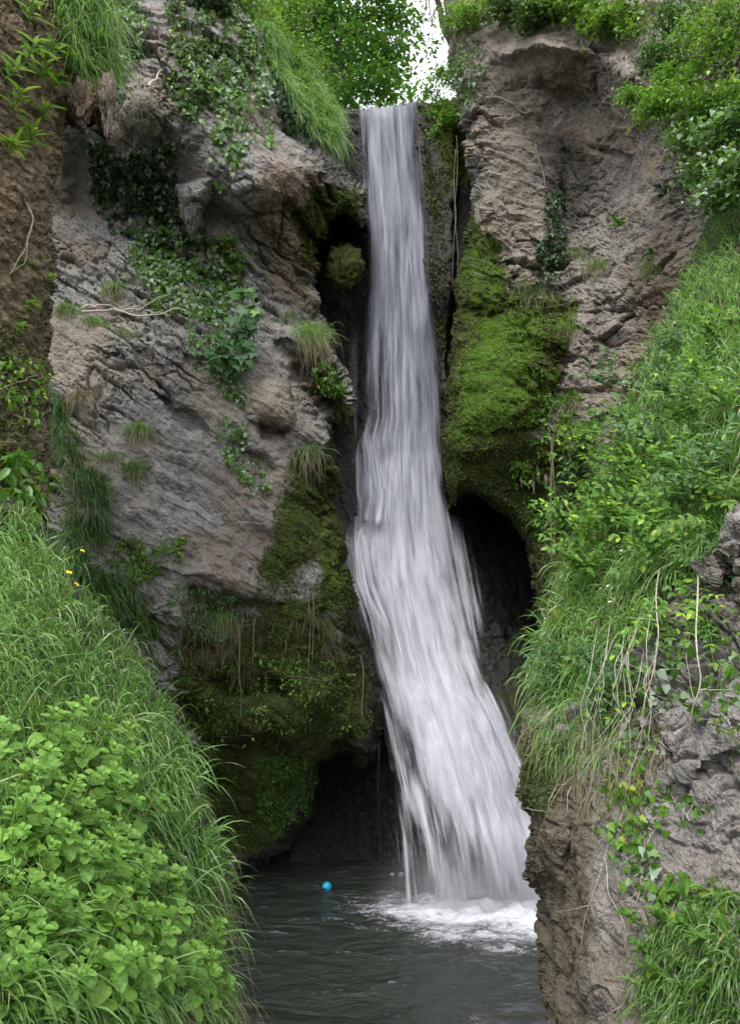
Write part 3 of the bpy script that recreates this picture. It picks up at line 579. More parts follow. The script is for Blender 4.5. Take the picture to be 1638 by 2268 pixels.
for k in range(16):
    a = k / 15.0; j = lambda s: rw.normal(0, s)
    parts.append(strand([(845 - 40 * a + j(6), 1150 + j(8)), (800 - 28 * a + j(6), 1160 + j(6)), (785 - 20 * a + 25 * (1 - a), 1200), (790 - 20 * a + 35 * (1 - a), 1290 + j(10)), (815 - 22 * a + 45 * (1 - a), 1380 + j(14)), (840 - 15 * a + 60 * (1 - a), 1480)], rw.uniform(7, 17), rw.uniform(0.35, 0.6), -0.3 - 0.1 * rw.random(), 200 + k, 0.3, 0.5))
for k in range(8):
    a = k / 7.0; parts.append(strand([(850 - 30 * a, 955 + 20 * a + rw.normal(0, 5)), (805 - 12 * a, 960 + 14 * a), (800 - 12 * a + 20 * (1 - a), 1010), (800 - 8 * a + 26 * (1 - a), 1090), (800 + 30 * (1 - a), 1160)], rw.uniform(7, 16), rw.uniform(0.35, 0.6), -0.22, 230 + k, 0.3, 0.4))
for k in range(12):
    a = k / 11.0; parts.append(strand([(1000 + 20 * a, 1490 + 25 * (1 - a) + rw.normal(0, 6)), (1035 + 12 * a, 1492 + 20 * (1 - a)), (1065 + 10 * a, 1530 + 20 * (1 - a)), (1095 + 15 * a, 1610), (1135 + 25 * a, 1710), (1165 + 30 * a, 1820)], rw.uniform(7, 18), rw.uniform(0.35, 0.6), -0.2 - 0.1 * rw.random(), 250 + k, 0.3, 0.5))
for k in range(9):
    a = k / 8.0; parts.append(strand([(998 + 24 * a, 1110 + 40 * a), (1008 + 28 * a, 1220), (1030 + 32 * a, 1340), (1050 + 36 * a, 1460)], rw.uniform(8, 20), 0.24 + 0.12 * rw.random(), 0.15 + 0.4 * a, 270 + k, 0.2, 0.4))
for k in range(12):      # spray thrown up where the fall meets the pool
    x = rw.uniform(900, 1200); h_ = rw.uniform(12, 55); s_ = rw.choice([-1, 1]) * rw.uniform(5, 40)
    parts.append(strand([(x, 2020 + rw.uniform(0, 25)), (x + s_ * 0.4, 2015 - h_), (x + s_, 2015 - h_ * 0.8), (x + s_ * 1.6, 2035 + rw.uniform(0, 20))], rw.uniform(18, 36), rw.uniform(0.12, 0.2), -0.3 - 0.4 * rw.random(), 300 + k, 0.35, 0.35))
Vs, Qs, Us, Ds = [], [], [], []; o_ = 0
for (V, Q, U, Dn) in parts:
    Vs.append(V); Qs.append(Q + o_); Us.append(U); Ds.append(Dn); o_ += len(V)
V = np.concatenate(Vs); foam = 1 - sstep(2.0, 9.0, V[:, 2])
waterfall = mesh_obj('waterfall', V, np.concatenate(Qs), None, M_FALL, True, None, {'dens': np.concatenate(Ds), 'foam': foam}, np.concatenate(Us))
tag(waterfall, 'tall silky white waterfall dropping into the pool', None, None, 'structure')

# pool
def pool_material():
    N = NT('pool_water'); P = N.pos(); fo = N.n('Attribute', attribute_name='foam').outputs['Fac']
    w1 = N.noise(N.mapv(P, scale=(1, 1.5, 1)), 1.1, 3, 0.5, 1.6); w2 = N.noise(N.mapv(P, scale=(1, 1.5, 1)), 4.5, 4, 0.6, 1.5); w3 = N.noise(P, 26, 4, 0.6, 0.4)
    f = N.math('ADD', fo, N.math('MULTIPLY', N.math('SUBTRACT', N.math('ADD', N.math('MULTIPLY', w2, 0.6), N.math('MULTIPLY', w3, 0.4)), 0.5), 1.5))
    fm = N.ss(f, 0.25, 0.95)
    sk = N.ss(N.math('ADD', w2, N.math('MULTIPLY', N.math('SUBTRACT', w1, 0.5), 0.8)), 0.66, 0.8, 0, 0.12)
    fm = N.math('MAXIMUM', fm, sk)
    c = N.mix(fm, N.mix(w1, (0.018, 0.024, 0.018), (0.04, 0.047, 0.038)), (0.78, 0.79, 0.85))
    b = N.n('BsdfPrincipled'); N.l(c, b.inputs['Base Color']); N.l(N.math('ADD', 0.16, N.math('MULTIPLY', fm, 0.5)), b.inputs['Roughness'])
    b.inputs['IOR'].default_value = 1.33
    h = N.math('ADD', w1, N.math('ADD', N.math('MULTIPLY', w2, 0.22), N.math('MULTIPLY', w3, 0.035)))
    N.l(N.bump(h, 0.8, 0.22), b.inputs['Normal']); N.l(b.outputs[0], N.out.inputs['Surface'])
    return N.m
nx, ny = 260, 300
gx_ = np.linspace(-4.5, 5.0, nx); gy_ = np.linspace(4.0, 15.5, ny); GX, GY = np.meshgrid(gx_, gy_)
fall_x = 1.6; fall_y = 12.5
dx = (GX - 1.75) / 1.35; dy = (GY - 11.95) / np.where(GY < 11.95, 1.15, 0.8)
rr = np.sqrt(dx ** 2 + dy ** 2)
foamv = np.exp(-(rr / 1.0) ** 2) * 1.25 + 0.30 * np.exp(-(rr / 1.9) ** 2)
base_line = np.exp(-((GY - 12.1) / 0.35) ** 2) * sstep(0.1, 0.6, GX) * (1 - sstep(2.9, 3.3, GX)); foamv = np.maximum(foamv, base_line * 0.95)
foamv = foamv * (0.82 + 0.75 * fbm(np.stack([GX * 1.3, GY * 2.6, 0 * GX + 4], -1), 4, 0.6, seed=79))
tr_ = np.exp(-(((GX - 0.35) / 0.7) ** 2 + ((GY - 8.35) / 0.28) ** 2)) * 0.2
foamv = foamv + tr_
GZ = 0.03 * fbm(np.stack([GX * 0.9, GY * 1.8, 0 * GX], -1), 4, seed=77) + 0.07 * foamv * (0.5 + 1.3 * fbm(np.stack([GX * 3.5, GY * 3.5, 0 * GX], -1), 4, seed=78))
idx = np.arange(nx * ny).reshape(ny, nx)
pool = mesh_obj('pool_water', np.stack([GX, GY, GZ], -1).reshape(-1, 3), np.stack([idx[:-1, :-1], idx[:-1, 1:], idx[1:, 1:], idx[1:, :-1]], -1).reshape(-1, 4), None, pool_material(), True, None, {'foam': foamv.ravel()})
tag(pool, 'dark grey green plunge pool with white foam below the fall', None, None, 'structure')

def big_sheet(name, z, size, mat, label, hole=None):
    n = 60; a = np.linspace(-size, size, n); A, B = np.meshgrid(a, a)
    Z = z + 0 * A
    i = np.arange(n * n).reshape(n, n)
    o = mesh_obj(name, np.stack([A, B + 5, Z], -1).reshape(-1, 3), np.stack([i[:-1, :-1], i[:-1, 1:], i[1:, 1:], i[1:, :-1]], -1).reshape(-1, 4), None, mat)
    tag(o, label, None, None, 'structure'); return o
big_sheet('ground', -0.25, 400, plain_material('stream_gravel', (0.03, 0.03, 0.022), (0.07, 0.065, 0.05), 0.8, 3), 'dark gravel ground of the valley floor')

# soft spray hanging over the foot of the fall
def mist(c, r, dens):
    n = 24; u, v = np.meshgrid(np.linspace(0, 2 * math.pi, n, endpoint=False), np.linspace(0, math.pi, n // 2)); D = np.stack([np.cos(u) * np.sin(v), np.sin(u) * np.sin(v), np.cos(v)], -1)
    i = np.arange(u.size).reshape(u.shape); j = np.roll(i, -1, 1); N = NT('spray_mist')
    pv = N.n('VolumePrincipled'); pv.inputs['Color'].default_value = (0.93, 0.94, 1.0, 1); pv.inputs['Anisotropy'].default_value = 0.2
    tc = N.n('TexCoord').outputs['Object']; ln = N.n('VectorMath', operation='LENGTH'); N.l(N.mapv(tc, scale=(1 / r[0], 1 / r[1], 1 / r[2])), ln.inputs[0])
    N.l(N.math('MULTIPLY', N.ss(ln.outputs['Value'], 1.0, 0.15), dens), pv.inputs['Density']); N.l(pv.outputs[0], N.out.inputs['Volume'])
    o = mesh_obj('mist', (D * np.array(r)).reshape(-1, 3), np.stack([i[:-1], i[1:], j[1:], j[:-1]], -1).reshape(-1, 4), None, N.m); o.location = c
    tag(o, 'pale spray hanging over the foot of the waterfall', None, None, 'stuff'); return o
mist((1.75, 11.9, 0.2), (1.9, 1.2, 1.1), 0.9)
# ------------------------------------------------------------------ vegetation builders
RG = np.random.default_rng(5)
def unit(a): return a / (np.linalg.norm(a, axis=-1, keepdims=True) + 1e-9)

def pick(poly, n, R=None, mask=None, rng=None):
    """n random frame points in a region"""
    rng = rng or RG; P = np.asarray(poly, float); lo, hi = P.min(0), P.max(0); out = []; c = 0; tries = 0
    while c < n and tries < 40:
        q = lo + rng.random((max(n * 2, 50), 2)) * (hi - lo)
        k = sdf(poly, q[:, 0], q[:, 1]) > 0
        if R is not None: k &= R.inside(q[:, 0], q[:, 1])
        if mask is not None: k &= mask(q[:, 0], q[:, 1]) > rng.random(len(q))
        q = q[k]; out.append(q); c += len(q); tries += 1
    q = np.concatenate(out)[:n]; return q[:, 0], q[:, 1]

def clump(scale, seed, lo=-0.2, hi=0.25, floor=0.0):
    return lambda X, Y: floor + (1 - floor) * sstep(lo, hi, px_noise(X, Y, scale, seed, 3))

def blade_geo(P, Dv, L, W, droop, rng, segs=5, side=None, flat=None):
    n = len(P); t = np.linspace(0, 1, segs + 1)[None, :, None]
    L = np.asarray(L).reshape(-1, 1, 1) * np.ones((n, 1, 1)); W = np.asarray(W).reshape(-1, 1, 1) * np.ones((n, 1, 1)); dr = np.asarray(droop).reshape(-1, 1, 1) * np.ones((n, 1, 1))
    D = unit(Dv)[:, None, :]
    C = P[:, None, :] + D * L * t * (1 - 0.25 * dr * t) + np.array([0, 0, -1.0]) * dr * L * 0.62 * t ** 2.2
    curl = rng.normal(0, 0.10, (n, 1, 3)); C = C + curl * L * t ** 2
    tg = unit(np.gradient(C, axis=1))
    s = side if side is not None else unit(rng.normal(0, 1, (n, 3)) * [1, 0.5, 0.25] + [0.4, 0, 0])
    sv = unit(s[:, None, :] - (s[:, None, :] * tg).sum(-1, keepdims=True) * tg)
    w = W * np.clip(np.minimum(0.55 + 3 * t, 1.0) * (1 - t ** 2.4), 0.03, 1)
    A = C - sv * w * 0.5; B = C + sv * w * 0.5
    V = np.stack([A, B], 2).reshape(n, -1, 3)
    k = np.arange(segs) * 2; q = np.stack([k, k + 1, k + 3, k + 2], -1)
    Q = (q[None] + (np.arange(n) * (segs + 1) * 2)[:, None, None]).reshape(-1, 4)
    return V.reshape(-1, 3), Q

def blades(name, R, poly, n, L, W, mat, out=0.5, up=0.8, lean=(0, 0, 0), droop=(0.4, 1.1), side=0.35, mask=None, seed=0, segs=5, parent=None, sink=0.02, tipvar=0.5):
    rng = np.random.default_rng(seed + 100); px, py = pick(poly, n, R, mask or clump(28, seed + 60, -0.45, 0.1, 0.35), rng); P, N_ = R.at(px, py); m = len(px)
    cl = np.stack([px_noise(px, py, 45, seed + k, 2) for k in (1, 2, 3)], -1)
    D = N_ * out + np.array([0, 0, up]) + np.array(lean) + rng.normal(0, side, (m, 3)) + cl * side * 1.6
    Lr = L[0] + (L[1] - L[0]) * rng.random(m) ** 1.3; Lr *= 1 + tipvar * cl[:, 0]
    V, Q = blade_geo(P - N_ * sink, D, Lr, W * (0.6 + 0.8 * rng.random(m)), droop[0] + (droop[1] - droop[0]) * rng.random(m), rng, segs)
    return mesh_obj(name, V, Q, None, mat, True, parent)

def mirror(r): return r + [(-x, y) for x, y in reversed(r) if x > 0]
SHAPES = {
    'ivy': mirror([(0, 0.0), (0.2, -0.1), (0.46, 0.06), (0.32, 0.34), (0.44, 0.52), (0.18, 0.62), (0, 1.0)]),
    'ivyh': mirror([(0, 0.02), (0.22, -0.08), (0.42, 0.10), (0.46, 0.32), (0.30, 0.6), (0, 1.0)]),
    'maple': mirror([(0, 0.0), (0.2, -0.14), (0.3, 0.02), (0.58, 0.08), (0.44, 0.28), (0.62, 0.62), (0.34, 0.56), (0.2, 0.66), (0, 1.05)]),
    'round': mirror([(0, 0.0), (0.25, 0.02), (0.44, 0.2), (0.50, 0.45), (0.44, 0.72), (0.26, 0.92), (0.06, 0.97), (0, 1.0)]),
    'oval': mirror([(0, 0.0), (0.17, 0.16), (0.25, 0.42), (0.2, 0.72), (0, 1.0)]),
    'lance': mirror([(0, 0.0), (0.09, 0.2), (0.13, 0.45), (0.08, 0.78), (0, 1.0)]),
    'tiny': [(0, 0), (0.3, 0.45), (0, 1.0), (-0.3, 0.45)],
}
def leaf_geo(P, T, N_, size, shape, cup=0.35, rng=None, bend=0.25):
    S = np.array(SHAPES[shape]); k = len(S); n = len(P)
    x = np.concatenate([S[:, 0], [0]]); y = np.concatenate([S[:, 1], [0.42]])
    cc = cup * (1 + (rng.normal(0, .5, (n, 1)) if rng is not None else 0)); bb = bend * (1 + (rng.normal(0, .6, (n, 1)) if rng is not None else 0))
    z = cc * np.abs(x)[None] - bb * (y[None] ** 2)
    T = unit(T); X = unit(np.cross(T, N_)); Z = np.cross(X, T)
    s = np.asarray(size).reshape(-1, 1, 1) * np.ones((n, 1, 1))
    V = P[:, None] + s * (X[:, None] * x[None, :, None] + T[:, None] * y[None, :, None] + Z[:, None] * z[..., None])
    i = np.arange(k); t = np.stack([i, (i + 1) % k, np.full(k, k)], -1)
    Tr = (t[None] + (np.arange(n) * (k + 1))[:, None, None]).reshape(-1, 3)
    return V.reshape(-1, 3), Tr

def tube_geo(pts, rad, sides=5):
    pts = np.asarray(pts, float); n = len(pts); rad = np.broadcast_to(rad, (n,))
    tg = unit(np.gradient(pts, axis=0)); a = unit(np.cross(tg, [0.31, 0.17, 0.93])); b = np.cross(tg, a)
    th = np.linspace(0, 2 * math.pi, sides, endpoint=False)
    V = pts[:, None] + rad[:, None, None] * (a[:, None] * np.cos(th)[None, :, None] + b[:, None] * np.sin(th)[None, :, None])
    i = np.arange(n * sides).reshape(n, sides); j = np.roll(i, -1, 1)
    return V.reshape(-1, 3), np.stack([i[:-1], j[:-1], j[1:], i[1:]], -1).reshape(-1, 4)

def join(gs):
    Vs, Fs, o = [], [], 0
    for V, Q in gs: Vs.append(V); Fs.append(Q + o); o += len(V)
    return np.concatenate(Vs), np.concatenate(Fs)

# leaf and stem materials
G_GRASS = leaf_material('grass_green', (0.05, 0.135, 0.025), (0.19, 0.34, 0.085), (0.34, 0.33, 0.17), 0.30, 0.3, 0.04)
G_GRASSY = leaf_material('grass_fresh', (0.07, 0.18, 0.035), (0.26, 0.44, 0.13), (0.46, 0.42, 0.22), 0.35, 0.3, 0.05)
G_DARKG = leaf_material('grass_deep', (0.03, 0.09, 0.015), (0.09, 0.20, 0.035), (0.2, 0.18, 0.08), 0.3, 0.45, 0.02)
G_DRY = leaf_material('dry_grass', (0.14, 0.11, 0.06), (0.33, 0.28, 0.17), (0.12, 0.16, 0.04), 0.2, 0.7, 0.15)
G_DEAD = leaf_material('dead_grass', (0.07, 0.055, 0.03), (0.19, 0.155, 0.095), (0.06, 0.10, 0.02), 0.2, 0.8, 0.25)
G_MINT = leaf_material('mint_leaf', (0.08, 0.20, 0.03), (0.23, 0.42, 0.075), (0.25, 0.42, 0.08), 0.3, 0.5, 0.06)
G_IVY = leaf_material('ivy_leaf', (0.03, 0.075, 0.015), (0.11, 0.20, 0.045), (0.25, 0.33, 0.08), 0.2, 0.35, 0.12)
G_IVYD = leaf_material('ivy_dark', (0.018, 0.045, 0.016), (0.05, 0.10, 0.035), (0.12, 0.20, 0.05), 0.15, 0.35, 0.06)
G_IVYP = leaf_material('ivy_pale', (0.05, 0.13, 0.02), (0.16, 0.32, 0.05), (0.30, 0.36, 0.30), 0.25, 0.4, 0.35)
G_TREE = leaf_material('tree_leaf', (0.03, 0.10, 0.012), (0.10, 0.25, 0.03), (0.16, 0.28, 0.03), 0.42, 0.5, 0.1)
G_BUSH = leaf_material('bush_leaf', (0.05, 0.14, 0.02), (0.17, 0.33, 0.045), (0.36, 0.42, 0.05), 0.38, 0.45, 0.08)
G_YEL = leaf_material('yellow_leaf', (0.16, 0.24, 0.02), (0.36, 0.42, 0.04), None, 0.4, 0.5, 0)
G_LEAF = leaf_material('leaflet', (0.05, 0.15, 0.022), (0.18, 0.36, 0.05), (0.33, 0.50, 0.05), 0.35, 0.45, 0.15)
G_BLUEG = leaf_material('blue_leaflet', (0.05, 0.13, 0.05), (0.12, 0.24, 0.09), (0.2, 0.36, 0.08), 0.3, 0.5, 0.1)
G_FERN = leaf_material('fern_leaf', (0.04, 0.13, 0.015), (0.13, 0.28, 0.035), (0.25, 0.34, 0.05), 0.3, 0.35, 0.1)
G_MOSS = leaf_material('moss_frond', (0.022, 0.038, 0.007), (0.075, 0.11, 0.016), (0.09, 0.16, 0.02), 0.15, 0.8, 0.1)
G_MOSSB = leaf_material('moss_bright', (0.05, 0.12, 0.01), (0.16, 0.30, 0.02), (0.25, 0.34, 0.05), 0.2, 0.7, 0.1)
W_STEM = plain_material('green_stem', (0.12, 0.20, 0.03), (0.2, 0.28, 0.06), 0.6, 40)
W_VINE = plain_material('pale_vine', (0.28, 0.245, 0.20), (0.55, 0.50, 0.43), 0.8, 60)
W_BARK = plain_material('bark', (0.035, 0.028, 0.022), (0.09, 0.075, 0.06), 0.9, 14)
W_ROOT = plain_material('root_bark', (0.13, 0.105, 0.075), (0.28, 0.23, 0.17), 0.85, 30)
M_YFLOWER = plain_material('yellow_petal', (0.75, 0.5, 0.01), (0.85, 0.62, 0.02), 0.5)
M_WFLOWER = plain_material('white_petal', (0.7, 0.7, 0.62), (0.85, 0.85, 0.8), 0.6)

# ------------------------------------------------------------------ stuff: grass, moss
def stuff(o, label): return tag(o, label, None, None, 'stuff')
LB = [(-40, 1140), (60, 1130), (140, 1230), (225, 1350), (330, 1500), (378, 1570), (420, 1700), (465, 1830), (490, 1930), (485, 2080), (492, 2290), (-40, 2290)]
stuff(blades('grass', left_bank, LB, 11500, (0.18, 0.42), 0.0085, G_GRASS, 0.35, 0.75, (0.03, -0.25, 0), (0.5, 1.4), 0.3, None, 1), 'long drooping green grass covering the lower left bank')
stuff(blades('grass', left_bank, [(-700, 1060), (-30, 1140), (-30, 2500), (-700, 2500)], 7000, (0.16, 0.36), 0.0085, G_GRASS, 0.35, 0.75, (0.03, -0.25, 0), (0.5, 1.4), 0.35, None, 16), 'green grass where the lower left bank runs on past the frame')
stuff(blades('grass', right_bank, [(1630, 400), (2200, 360), (2200, 1180), (1640, 1220)], 5500, (0.18, 0.42), 0.0125, G_GRASSY, 0.35, 0.7, (-0.2, -0.2, 0), (0.5, 1.5), 0.35, None, 17), 'green grass where the right slope runs on past the frame')
stuff(blades('grass', left_bank, [(-40, 1180), (50, 1170), (140, 1270), (150, 1420), (-40, 1500)], 1600, (0.18, 0.4), 0.010, G_GRASSY, 0.4, 0.8, (0.1, -0.2, 0), (0.6, 1.5), 0.35, None, 2), 'broad bright green grass at the top of the left bank')
stuff(blades('dry_grass', left_bank, [(300, 1950), (505, 1950), (515, 2290), (330, 2290)], 700, (0.15, 0.38), 0.004, G_DRY, 0.4, 0.3, (0.1, -0.3, 0), (0.8, 1.6), 0.3, None, 3), 'thin straw coloured grass stems on the edge of the lower left bank')
RB = [(1638, 420), (1585, 430), (1550, 520), (1500, 640), (1440, 760), (1395, 880), (1355, 980), (1325, 1060), (1290, 1180), (1235, 1280), (1200, 1370), (1180, 1450), (1180, 1560), (1190, 1640), (1290, 1640), (1360, 1480), (1480, 1300), (1640, 1200)]
stuff(blades('grass', right_bank, RB, 8500, (0.18, 0.45), 0.0125, G_GRASSY, 0.35, 0.7, (-0.25, -0.2, 0), (0.5, 1.5), 0.3, None, 4), 'bright drooping grass covering the right slope')
stuff(blades('dry_grass', right_bank, [(1340, 1100), (1250, 1260), (1190, 1500), (1190, 1640), (1300, 1650), (1450, 1300), (1480, 1150)], 900, (0.12, 0.36), 0.004, G_DRY, 0.4, 0.2, (-0.1, -0.3, 0), (0.9, 1.7), 0.35, None, 5), 'dry brown grass hanging below the right slope')
stuff(blades('grass', right_rock, [(1180, 1590), (1330, 1500), (1400, 1600), (1330, 1700), (1200, 1700)], 1200, (0.1, 0.3), 0.005, G_GRASSY, 0.4, 0.4, (-0.15, -0.2, 0), (0.7, 1.6), 0.35, None, 6), 'mixed grass on top of the near right outcrop')
stuff(blades('dry_grass', right_rock, [(1170, 1600), (1330, 1560), (1500, 1600), (1420, 1800), (1260, 1750), (1180, 1680)], 900, (0.1, 0.35), 0.0035, G_DRY, 0.4, 0.0, (-0.05, -0.2, 0), (1.0, 1.8), 0.3, None, 7), 'dead grass stems trailing over the near right outcrop')
stuff(blades('grass', right_rock, [(1440, 2090), (1560, 2000), (1660, 1990), (1660, 2290), (1450, 2290), (1425, 2200)], 1300, (0.15, 0.36), 0.0095, G_GRASS, 0.4, 0.8, (-0.15, -0.2, 0), (0.5, 1.4), 0.3, None, 8), 'tall green grass growing at the foot of the near outcrop')
stuff(blades('grass', left_cliff, [(560, 0), (600, 60), (650, 120), (720, 230), (760, 330), (700, 305), (640, 240), (590, 150), (570, 60)], 7500, (0.25, 0.7), 0.015, G_GRASSY, 0.6, 0.45, (0.2, -0.2, 0), (0.6, 1.6), 0.55, None, 9, sink=0.1), 'long green grass drooping over the cliff edge beside the lip of the fall')
stuff(blades('grass', left_cliff, [(90, 860), (150, 900), (170, 1000), (230, 1060), (240, 1180), (170, 1200), (200, 1260), (290, 1300), (350, 1420), (370, 1540), (300, 1560), (100, 1200)], 5200, (0.2, 0.55), 0.012, G_DARKG, 0.4, 0.5, (0.1, -0.1, 0), (0.7, 1.6), 0.3, clump(60, 4, -0.3, 0.1), 10), 'deep green grass hanging in the gully left of the cliff foot')
stuff(blades('grass', left_tufa, [(110, -20), (250, -20), (262, 100), (250, 200), (180, 210), (130, 120)], 1500, (0.2, 0.6), 0.010, G_GRASSY, 0.45, 0.5, (0.2, -0.2, 0), (0.6, 1.5), 0.3, None, 11), 'fine pale green grass spilling over the top of the tufa column')
stuff(blades('dry_grass', left_cliff, [(110, 960), (200, 990), (240, 1150), (240, 1260), (440, 1300), (560, 1360), (740, 1330), (740, 1440), (560, 1500), (380, 1480), (340, 1360), (200, 1200)], 1900, (0.12, 0.42), 0.007, G_DEAD, 0.4, 0.1, (0, -0.1, 0), (0.9, 1.8), 0.35, clump(30, 8, 0.0, 0.35), 12), 'dead brown grass and rootlets hanging from the ledges of the left cliff')
stuff(blades('grass', mound, [(580, 70), (650, 105), (700, 160), (738, 235), (757, 325), (715, 312), (650, 262), (600, 180)], 6500, (0.25, 0.6), 0.014, G_GRASSY, 0.6, 0.5, (0.05, -0.2, 0), (0.6, 1.6), 0.5, None, 15, sink=0.05), 'fine bright grass mound beside the lip of the fall')
MOSSP = [([(640, 1010), (750, 1000), (790, 1330), (840, 1500), (800, 1700), (690, 1700), (600, 1880), (440, 1880), (400, 1500), (420, 1290), (560, 1330), (600, 1150)], 24000), ([(660, 440), (800, 405), (810, 495), (760, 470), (700, 640), (665, 560)], 2200), ([(690, 790), (775, 800), (784, 925), (745, 935), (690, 870)], 1800)]
def moss(name, R, poly, n, size, mat, seed, label, mask=None):
    rng = np.random.default_rng(seed); px, py = pick(poly, n, R, mask or clump(40, seed, -0.25, 0.2, 0.12), rng); P, N_ = R.at(px, py); m = len(px)
    T = N_ * 0.5 + np.array([0, 0, -0.5]) + rng.normal(0, 0.5, (m, 3)); V, Tr = leaf_geo(P + N_ * rng.random((m, 1)) * 0.02, T, N_ + rng.normal(0, .4, (m, 3)), size * (0.5 + rng.random(m)), 'tiny', 0.2, rng)
    return stuff(mesh_obj(name, V, None, Tr, mat, True), label)
for k, (pp, n) in enumerate(MOSSP):
    moss('moss', left_cliff, pp, n, 0.034, G_MOSS, 20 + k, ['olive moss cushions on the lower left cliff', 'green moss on the rock nose beside the upper fall', 'mossy lump overhanging the left side of the fall'][k])
moss('moss', right_cliff, [(1010, 470), (1110, 540), (1130, 640), (1280, 650), (1270, 740), (1240, 860), (1180, 960), (1100, 985), (975, 990), (985, 860), (1000, 700)], 9000, 0.026, G_MOSSB, 31, 'bright green moss cushion on the right cliff', clump(30, 31, -0.1, 0.3, 0.0))
moss('moss', right_cliff, [(975, 980), (1200, 970), (1320, 1000), (1320, 1260), (1200, 1500), (1160, 1200), (1040, 1100), (990, 1135)], 13000, 0.036, G_MOSS, 32, 'dark leafy moss on the overhang above the right cave')
moss('moss', left_tufa, [(-10, 700), (110, 600), (110, 1050), (-10, 1050)], 2500, 0.02, G_MOSS, 33, 'dull green moss on the tufa column')
moss('moss', right_rock, [(1150, 1650), (1260, 1650), (1220, 1800), (1150, 1790)], 2500, 0.02, G_MOSS, 34, 'small moss on the top corner of the near right outcrop')
moss('moss', back_cliff, [(935, 230), (1020, 230), (1025, 400), (985, 440), (985, 800), (965, 800), (940, 420)], 1900, 0.06, G_MOSS, 35, 'green trailing moss on the rock rib right of the lip', clump(40, 3, -0.4, 0.1))
# ------------------------------------------------------------------ individual plants and small things
def place_patch(R, poly, n, size, shape, mat, seed, out=(0.02, 0.10), tip=(0, 0, -0.6), rnd=0.5, mask=None, ncup=0.3, facing=0.35):
    rng = np.random.default_rng(seed + 300); px, py = pick(poly, n, R, mask, rng); P, N_ = R.at(px, py); m = len(px)
    Nn = unit(N_ + rng.normal(0, rnd, (m, 3)) + np.array([0, -0.2, 0.8]) * facing)
    T = np.array(tip) + rng.normal(0, 0.55, (m, 3)); o = out[0] + (out[1] - out[0]) * rng.random((m, 1))
    return leaf_geo(P + N_ * o, T, Nn, size * (0.55 + 0.8 * rng.random(m)), shape, ncup, rng), P + N_ * 0.01, (px, py)

def surf_line(R, pts, off=0.01, n=None, wig=6, rng=None):
    pts = np.asarray(pts, float); rng = rng or RG
    t = np.concatenate([[0], np.cumsum(np.hypot(*np.diff(pts, axis=0).T))]); n = n or max(6, int(t[-1] / 12)); q = np.linspace(0, t[-1], n)
    x = np.interp(q, t, pts[:, 0]) + rng.normal(0, wig * .25, n); y = np.interp(q, t, pts[:, 1]) + rng.normal(0, wig * .25, n)
    P, N_ = R.at(x, y); return P + N_ * off

def ivy(R, poly, n, size, mat, seed, label, shape='ivy', stems=6, rnd=0.5, mask=None, out=(0.02, 0.12), stem_r=0.006, stem_mat=None, cat='ivy', name='ivy', group=None):
    if mask is None and R in (left_cliff, right_cliff): mask = clump(30, seed, -0.3, 0.25, 0.06)
    rng = np.random.default_rng(seed); (V, T), root, (px, py) = place_patch(R, poly, n, size, shape, mat, seed, out, rnd=rnd, mask=mask)
    o = empty(name, root[0]); tag(o, label, cat, group)
    mesh_obj('foliage', V - root[0], None, T, mat, True, o)
    g = []; P = np.asarray(poly, float)
    for k in range(stems):
        i = rng.integers(len(px)); j = rng.integers(len(px))
        a, b = (px[i], py[i]), (px[j], py[j]); mid = ((a[0] + b[0]) / 2 + rng.normal(0, 20), (a[1] + b[1]) / 2 + rng.normal(0, 20))
        g.append(tube_geo(surf_line(R, [a, mid, b], 0.025, wig=10, rng=rng) - root[0], stem_r, 4))
    if g:
        V, Q = join(g); mesh_obj('stem', V, Q, None, stem_mat or W_ROOT, True, o)
    return o

def move_cloud(o, dv): o.location = Vector(o.location) + Vector(dv)
def bush(blobs, nleaf, size, mat, seed, label, cat='shrub', name='shrub', shape='oval', branches=7, wood=None, root=None, layer=0.45, cl=16, clr=0.28, group=None, br=0.02):
    """blobs: px, py, distance, radius in metres, weight"""
    rng = np.random.default_rng(seed); B = np.array(blobs, float); C = ray(B[:, 0], B[:, 1], B[:, 2]); w = B[:, 4] / B[:, 4].sum()
    nc = max(3, nleaf // cl); bi = rng.choice(len(B), nc, p=w)
    d = unit(rng.normal(0, 1, (nc, 3))) * (rng.random((nc, 1)) ** 0.45)
    cc = C[bi] + d * B[bi, 3][:, None] * [1, 1, 0.85]
    k = rng.integers(0, nc, nleaf); off = rng.normal(0, clr, (nleaf, 3)) * [1, 1, layer]
    P = cc[k] + off; cdir = rng.normal(0, 1, (nc, 3))[k]
    Nn = unit(np.array([0, -0.45, 0.9]) + rng.normal(0, 0.38, (nleaf, 3))); T = unit(cdir * [1, 1, 0.2] + rng.normal(0, 0.6, (nleaf, 3)) + [0, -0.2, -0.35])
    r0 = C.mean(0) if root is None else ray(*root)
    V, Tr = leaf_geo(P, T, Nn, size * (0.55 + 0.8 * rng.random(nleaf)), shape, 0.25, rng)
    o = empty(name, r0); tag(o, label, cat, group)
    mesh_obj('foliage', V - r0, None, Tr, mat, True, o)
    g = []
    for i in range(branches):
        e = cc[rng.integers(nc)]; t = np.linspace(0, 1, 9)[:, None]; mid = (r0 + e) / 2 + rng.normal(0, 0.12, 3) * np.linalg.norm(e - r0)
        pts = (1 - t) ** 2 * r0 + 2 * t * (1 - t) * mid + t * t * e; g.append(tube_geo(pts - r0, br * (1 - 0.8 * t[:, 0]), 5))
    if g: V, Q = join(g); mesh_obj('branches' if False else 'branch', V, Q, None, wood or W_BARK, True, o)
    return o

